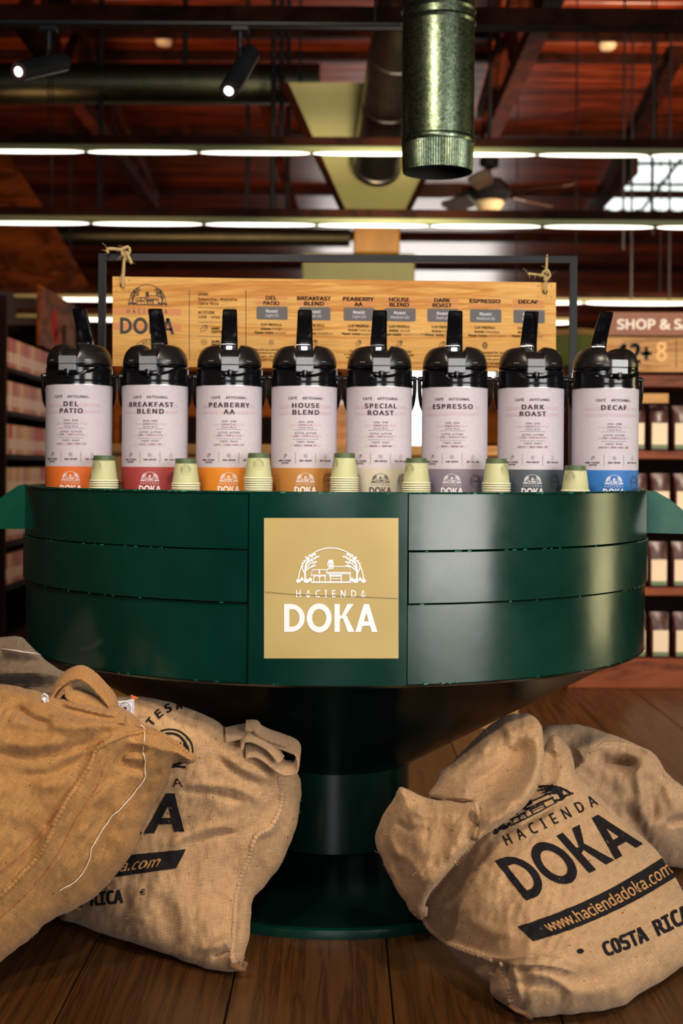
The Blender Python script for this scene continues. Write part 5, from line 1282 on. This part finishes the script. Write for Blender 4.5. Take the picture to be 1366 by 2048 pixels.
# ---- sack E : behind at right
se = thing('burlap_sack', W(1250, 1730, 3.3), 'pale burlap sack lying behind the printed one at the right edge', 'sack')
E_o, E_b = sheet('sack_body', [(1040, 1500), (1075, 1462), (1110, 1449), (1160, 1450), (1215, 1465), (1270, 1487), (1310, 1510), (1330, 1540), (1366, 1572), (1420, 1600), (1470, 1660), (1460, 1720), (1400, 1738), (1340, 1733), (1280, 1728), (1200, 1740), (1120, 1720), (1060, 1640)],
      [(1040, 1500, 3.35), (1160, 1450, 3.4), (1310, 1510, 3.35), (1420, 1600, 3.38), (1460, 1700, 3.58), (1340, 1733, 3.46), (1120, 1720, 3.45), (1060, 1640, 3.4)], se, SACK4, .13, 90, .14,
      [([(1130, 1520), (1180, 1490), (1240, 1492), (1290, 1520), (1312, 1560)], 16, .025), ([(1195, 1518), (1230, 1524), (1275, 1528)], 10, -.05), ([(1160, 1505), (1140, 1525), (1150, 1540)], 14, -.035), ([(1285, 1545), (1300, 1600), (1310, 1650)], 10, -.02), ([(1270, 1530), (1290, 1590), (1290, 1650)], 16, .018),
       ([(1310, 1530), (1335, 1580), (1352, 1640)], 12, .015), ([(1240, 1600), (1280, 1660), (1300, 1690)], 14, -.014), ([(1330, 1650), (1366, 1640), (1400, 1650)], 8, -.02)], .008, .018, 4.2, 15, seed=7)
seam([E_b], [(1178, 1504), (1210, 1488), (1250, 1490), (1290, 1505), (1318, 1530), (1330, 1556)], .004, se)
# ---- sack D : big printed sack front right
sd_ = thing('burlap_sack', W(1100, 1980, 2.7), 'large open burlap sack with big black letters in front on the right', 'sack')
D_out = [(930, 1640), (985, 1610), (1040, 1580), (1075, 1520), (1105, 1470), (1140, 1500), (1152, 1545), (1185, 1580), (1230, 1625), (1275, 1665), (1320, 1710), (1350, 1755), (1376, 1800), (1392, 1860), (1386, 1910), (1340, 1950), (1275, 1990), (1250, 2010), (1200, 2022), (1120, 2030), (1060, 2034), (1020, 2016), (985, 1992), (978, 1965), (960, 1955), (920, 1922), (880, 1880), (850, 1848), (846, 1810), (880, 1740)]
D_c = [(930, 1640, 2.80), (1075, 1500, 2.95), (1150, 1545, 2.98), (1230, 1625, 2.98), (1320, 1710, 2.92), (1376, 1800, 2.86), (1386, 1910, 2.78), (1275, 1990, 2.61), (1120, 2030, 2.535), (1020, 2016, 2.56), (978, 1965, 2.62), (920, 1922, 2.72), (850, 1848, 2.84), (850, 1800, 2.82), (1100, 1800, 2.68)]
D_s = [([(846, 1822), (880, 1868), (930, 1896), (975, 1912), (1010, 1918), (1060, 1912), (1120, 1918), (1180, 1935)], 12, .014, 'l'), ([(985, 1922), (1030, 1928), (1100, 1932), (1160, 1946)], 18, .014, 'R'), ([(1005, 1925), (1015, 1965), (1030, 2010)], 8, -.014), ([(1020, 1925), (1032, 1960), (1040, 2010)], 9, .012),
       ([(990, 1925), (985, 1950)], 8, -.012), ([(1110, 1500), (1105, 1540), (1110, 1575)], 16, -.030), ([(1140, 1520), (1150, 1560), (1200, 1610), (1250, 1660)], 12, .012), ([(1160, 1590), (1220, 1650), (1290, 1720)], 10, -.006),
       ([(1085, 1600), (1120, 1560), (1128, 1520)], 9, .010), ([(1150, 1580), (1120, 1600), (1080, 1615)], 8, -.008), ([(930, 1830), (980, 1860), (1040, 1870)], 12, .007), ([(1010, 1960), (1060, 1970), (1120, 1965)], 9, -.008), ([(1050, 1945), (1100, 1955), (1160, 1990)], 9, .008), ([(1290, 1900), (1320, 1930), (1310, 1960)], 10, -.006), ([(880, 1830), (920, 1790), (950, 1740)], 9, .006), ([(1010, 1680), (1090, 1640), (1160, 1600)], 10, .009), ([(1020, 1664), (1090, 1625), (1150, 1588)], 7, -.009), ([(920, 1760), (900, 1810), (910, 1860)], 18, -.010), ([(1090, 1900), (1200, 1870), (1320, 1800)], 22, .006), ([(1130, 1960), (1230, 1940), (1330, 1890)], 20, -.008), ([(1120, 1990), (1180, 1985), (1260, 1960)], 16, .008)]
D_o, D_b = sheet('sack_body', D_out, D_c, sd_, SACK, .14, 150, .12, D_s, .006, .014, 3.6, -28, seed=3, against=[E_b])
F_o, F_b = sheet('mouth_flap', [(799, 1574), (812, 1577), (835, 1590), (872, 1600), (915, 1602), (952, 1604), (962, 1640), (950, 1678), (925, 1712), (890, 1750), (864, 1782), (850, 1812), (846, 1838), (832, 1836), (810, 1806), (785, 1765), (765, 1722), (751, 1690), (752, 1662), (768, 1628), (788, 1596)],
      [(799, 1574, 2.74), (872, 1600, 2.72), (952, 1604, 2.68), (950, 1678, 2.62), (864, 1782, 2.63), (846, 1838, 2.70), (785, 1765, 2.78), (751, 1680, 2.82)], sd_, SACK, .06, 60, .05,
      [([(800, 1590), (782, 1640), (768, 1680), (790, 1730), (820, 1790)], 9, -.012), ([(800, 1600), (780, 1665), (800, 1720)], 8, .008), ([(840, 1610), (830, 1660), (850, 1720)], 18, .008), ([(900, 1640), (880, 1700), (865, 1740)], 12, -.009), ([(820, 1620), (860, 1630), (930, 1625)], 8, .006), ([(790, 1640), (820, 1660), (850, 1650)], 7, -.006), ([(780, 1700), (820, 1720), (850, 1770)], 9, .008), ([(930, 1630), (920, 1680), (890, 1720)], 9, .007), ([(778, 1735), (790, 1765), (800, 1785)], 5, .010)], .006, .018, 3.6, 20, seed=8)
H_o, H_b = sheet('mouth_hood', [(858, 1594), (872, 1566), (880, 1545), (905, 1524), (935, 1492), (962, 1468), (985, 1446), (1012, 1432), (1045, 1427), (1068, 1432), (1082, 1452), (1088, 1490), (1086, 1535), (1074, 1575), (1056, 1606), (1030, 1630), (1000, 1650), (972, 1668), (952, 1682), (958, 1640), (952, 1606), (905, 1604)],
      [(858, 1594, 2.80), (905, 1524, 2.90), (962, 1468, 2.92), (1045, 1427, 2.90), (1088, 1500, 2.80), (1074, 1575, 2.70), (1000, 1650, 2.60), (952, 1682, 2.58), (952, 1606, 2.66), (905, 1604, 2.72), (980, 1560, 2.76)], sd_, SACK, .05, 34, .05,
      [([(1052, 1470), (1040, 1510), (1015, 1550), (975, 1585), (930, 1592)], 30, -.045), ([(1070, 1450), (1076, 1520), (1050, 1585), (1000, 1630), (962, 1660)], 18, .020), ([(880, 1580), (910, 1545), (950, 1510), (1000, 1460)], 16, .012), ([(905, 1560), (940, 1525), (965, 1500)], 8, -.010), ([(1000, 1440), (1020, 1470), (1020, 1500)], 9, .009), ([(1040, 1620), (1020, 1600), (1025, 1575)], 7, -.006), ([(985, 1650), (1010, 1625), (1030, 1590)], 6, .006), ([(940, 1560), (980, 1545), (1010, 1520)], 8, .007), ([(960, 1612), (975, 1602), (1000, 1596)], 8, -.012), ([(890, 1598), (920, 1600), (950, 1606)], 8, .012)], .005, .02, 3.6, -12, seed=9)
band(sd_, [(950, 1602), (956, 1622), (962, 1645), (958, 1668)], 2.605, .012, .004, 'hem_end', SACK4)
seam([D_b, F_b, H_b], [(960, 1625), (957, 1655), (948, 1685), (925, 1715), (895, 1748), (868, 1782), (853, 1806), (848, 1828), (858, 1852), (880, 1872), (905, 1888), (935, 1900), (965, 1910), (985, 1918)], .0058, sd_)
seam([D_b], [(1004, 1925), (1008, 1945), (1016, 1965), (1018, 1985), (1022, 2004)], .0055, sd_)
m = M().tube([W(1022, 2010, 2.50), W(1034, 2020, 2.49), W(1048, 2026, 2.49), W(1060, 2034, 2.50)], .008, 8, (1, .6)); attach(m.build('corner_tail', SACK, None, True, [(0, 0)] * len(m.v)), sd_)
sack_print(WM, quadmap((1052, 1802), (1283, 1690), (990, 1722), (1214, 1620), 6), [D_b], 'lettering', INK, sd_)
sack_print(text_tris('HACIENDA', 's', .015, 1.7), quadmap((1014, 1693), (1197, 1610), (1004, 1673), (1184, 1590)), [D_b], 'lettering', INK, sd_)
sack_print(emblem(.024) * np.array([1, 2.0]), quadmap((988, 1672), (1148, 1588), (968, 1612), (1118, 1552)), [D_b], 'emblem', INK, sd_)
dq = quadmap((1066, 1883), (1354, 1752), (1036, 1853), (1330, 1712), 14)
sack_print(UNIT, dq, [D_b], 'print_bar', INK, sd_)
sack_print(fit(text_tris('www.haciendadoka.com', 's', -.012), .14, .2, .985, .82), dq, [D_b], 'lettering', JUTE, sd_, .0028)
sack_print(text_tris('COSTA RICA', 'm', .05), quadmap((1212, 1914), (1385, 1840), (1200, 1886), (1370, 1808), 4), [D_b], 'lettering', INK, sd_)
attach(lay([disc(1160, 1902, 7, 12, 5)], lambda x, y: on([D_b], x, y, .0016), 'ink_spot', INK, None, 4), sd_)

# stray jute fibres standing off each sack
def fuzz(o, parent, n, mat, seed):
    rf = random.Random(seed); m = M(); mw = o.matrix_world if o.parent is None else Matrix.Identity(4); V = o.data.vertices; N = len(V)
    for _ in range(n):
        v = V[rf.randrange(N)]
        if v.normal.y > .35 or v.co.z < .02: continue
        a = v.co; d = (v.normal * rf.uniform(.2, .8) + Vector((rf.uniform(-1, 1), rf.uniform(-1, 0), rf.uniform(-1, 1)))).normalized() * rf.uniform(.004, .013)
        m.tube([a, a + d * .5 + Vector((0, 0, rf.uniform(-.002, .002))), a + d], .00022, 3, cap=False)
    f = m.build('stray_fibres', mat, None); attach(f, parent); f['kind'] = 'stuff'
FIB = plain('jute_fibre', srgb(214, 176, 124), .9, var=.1)
fuzz(A_o, sa, 420, FIB, 1); fuzz(B_o, sb, 420, FIB, 2); fuzz(D_o, sd_, 420, FIB, 3); fuzz(F_o, sd_, 200, FIB, 4); fuzz(H_o, sd_, 240, FIB, 5); fuzz(E_o, se, 200, FIB, 6)
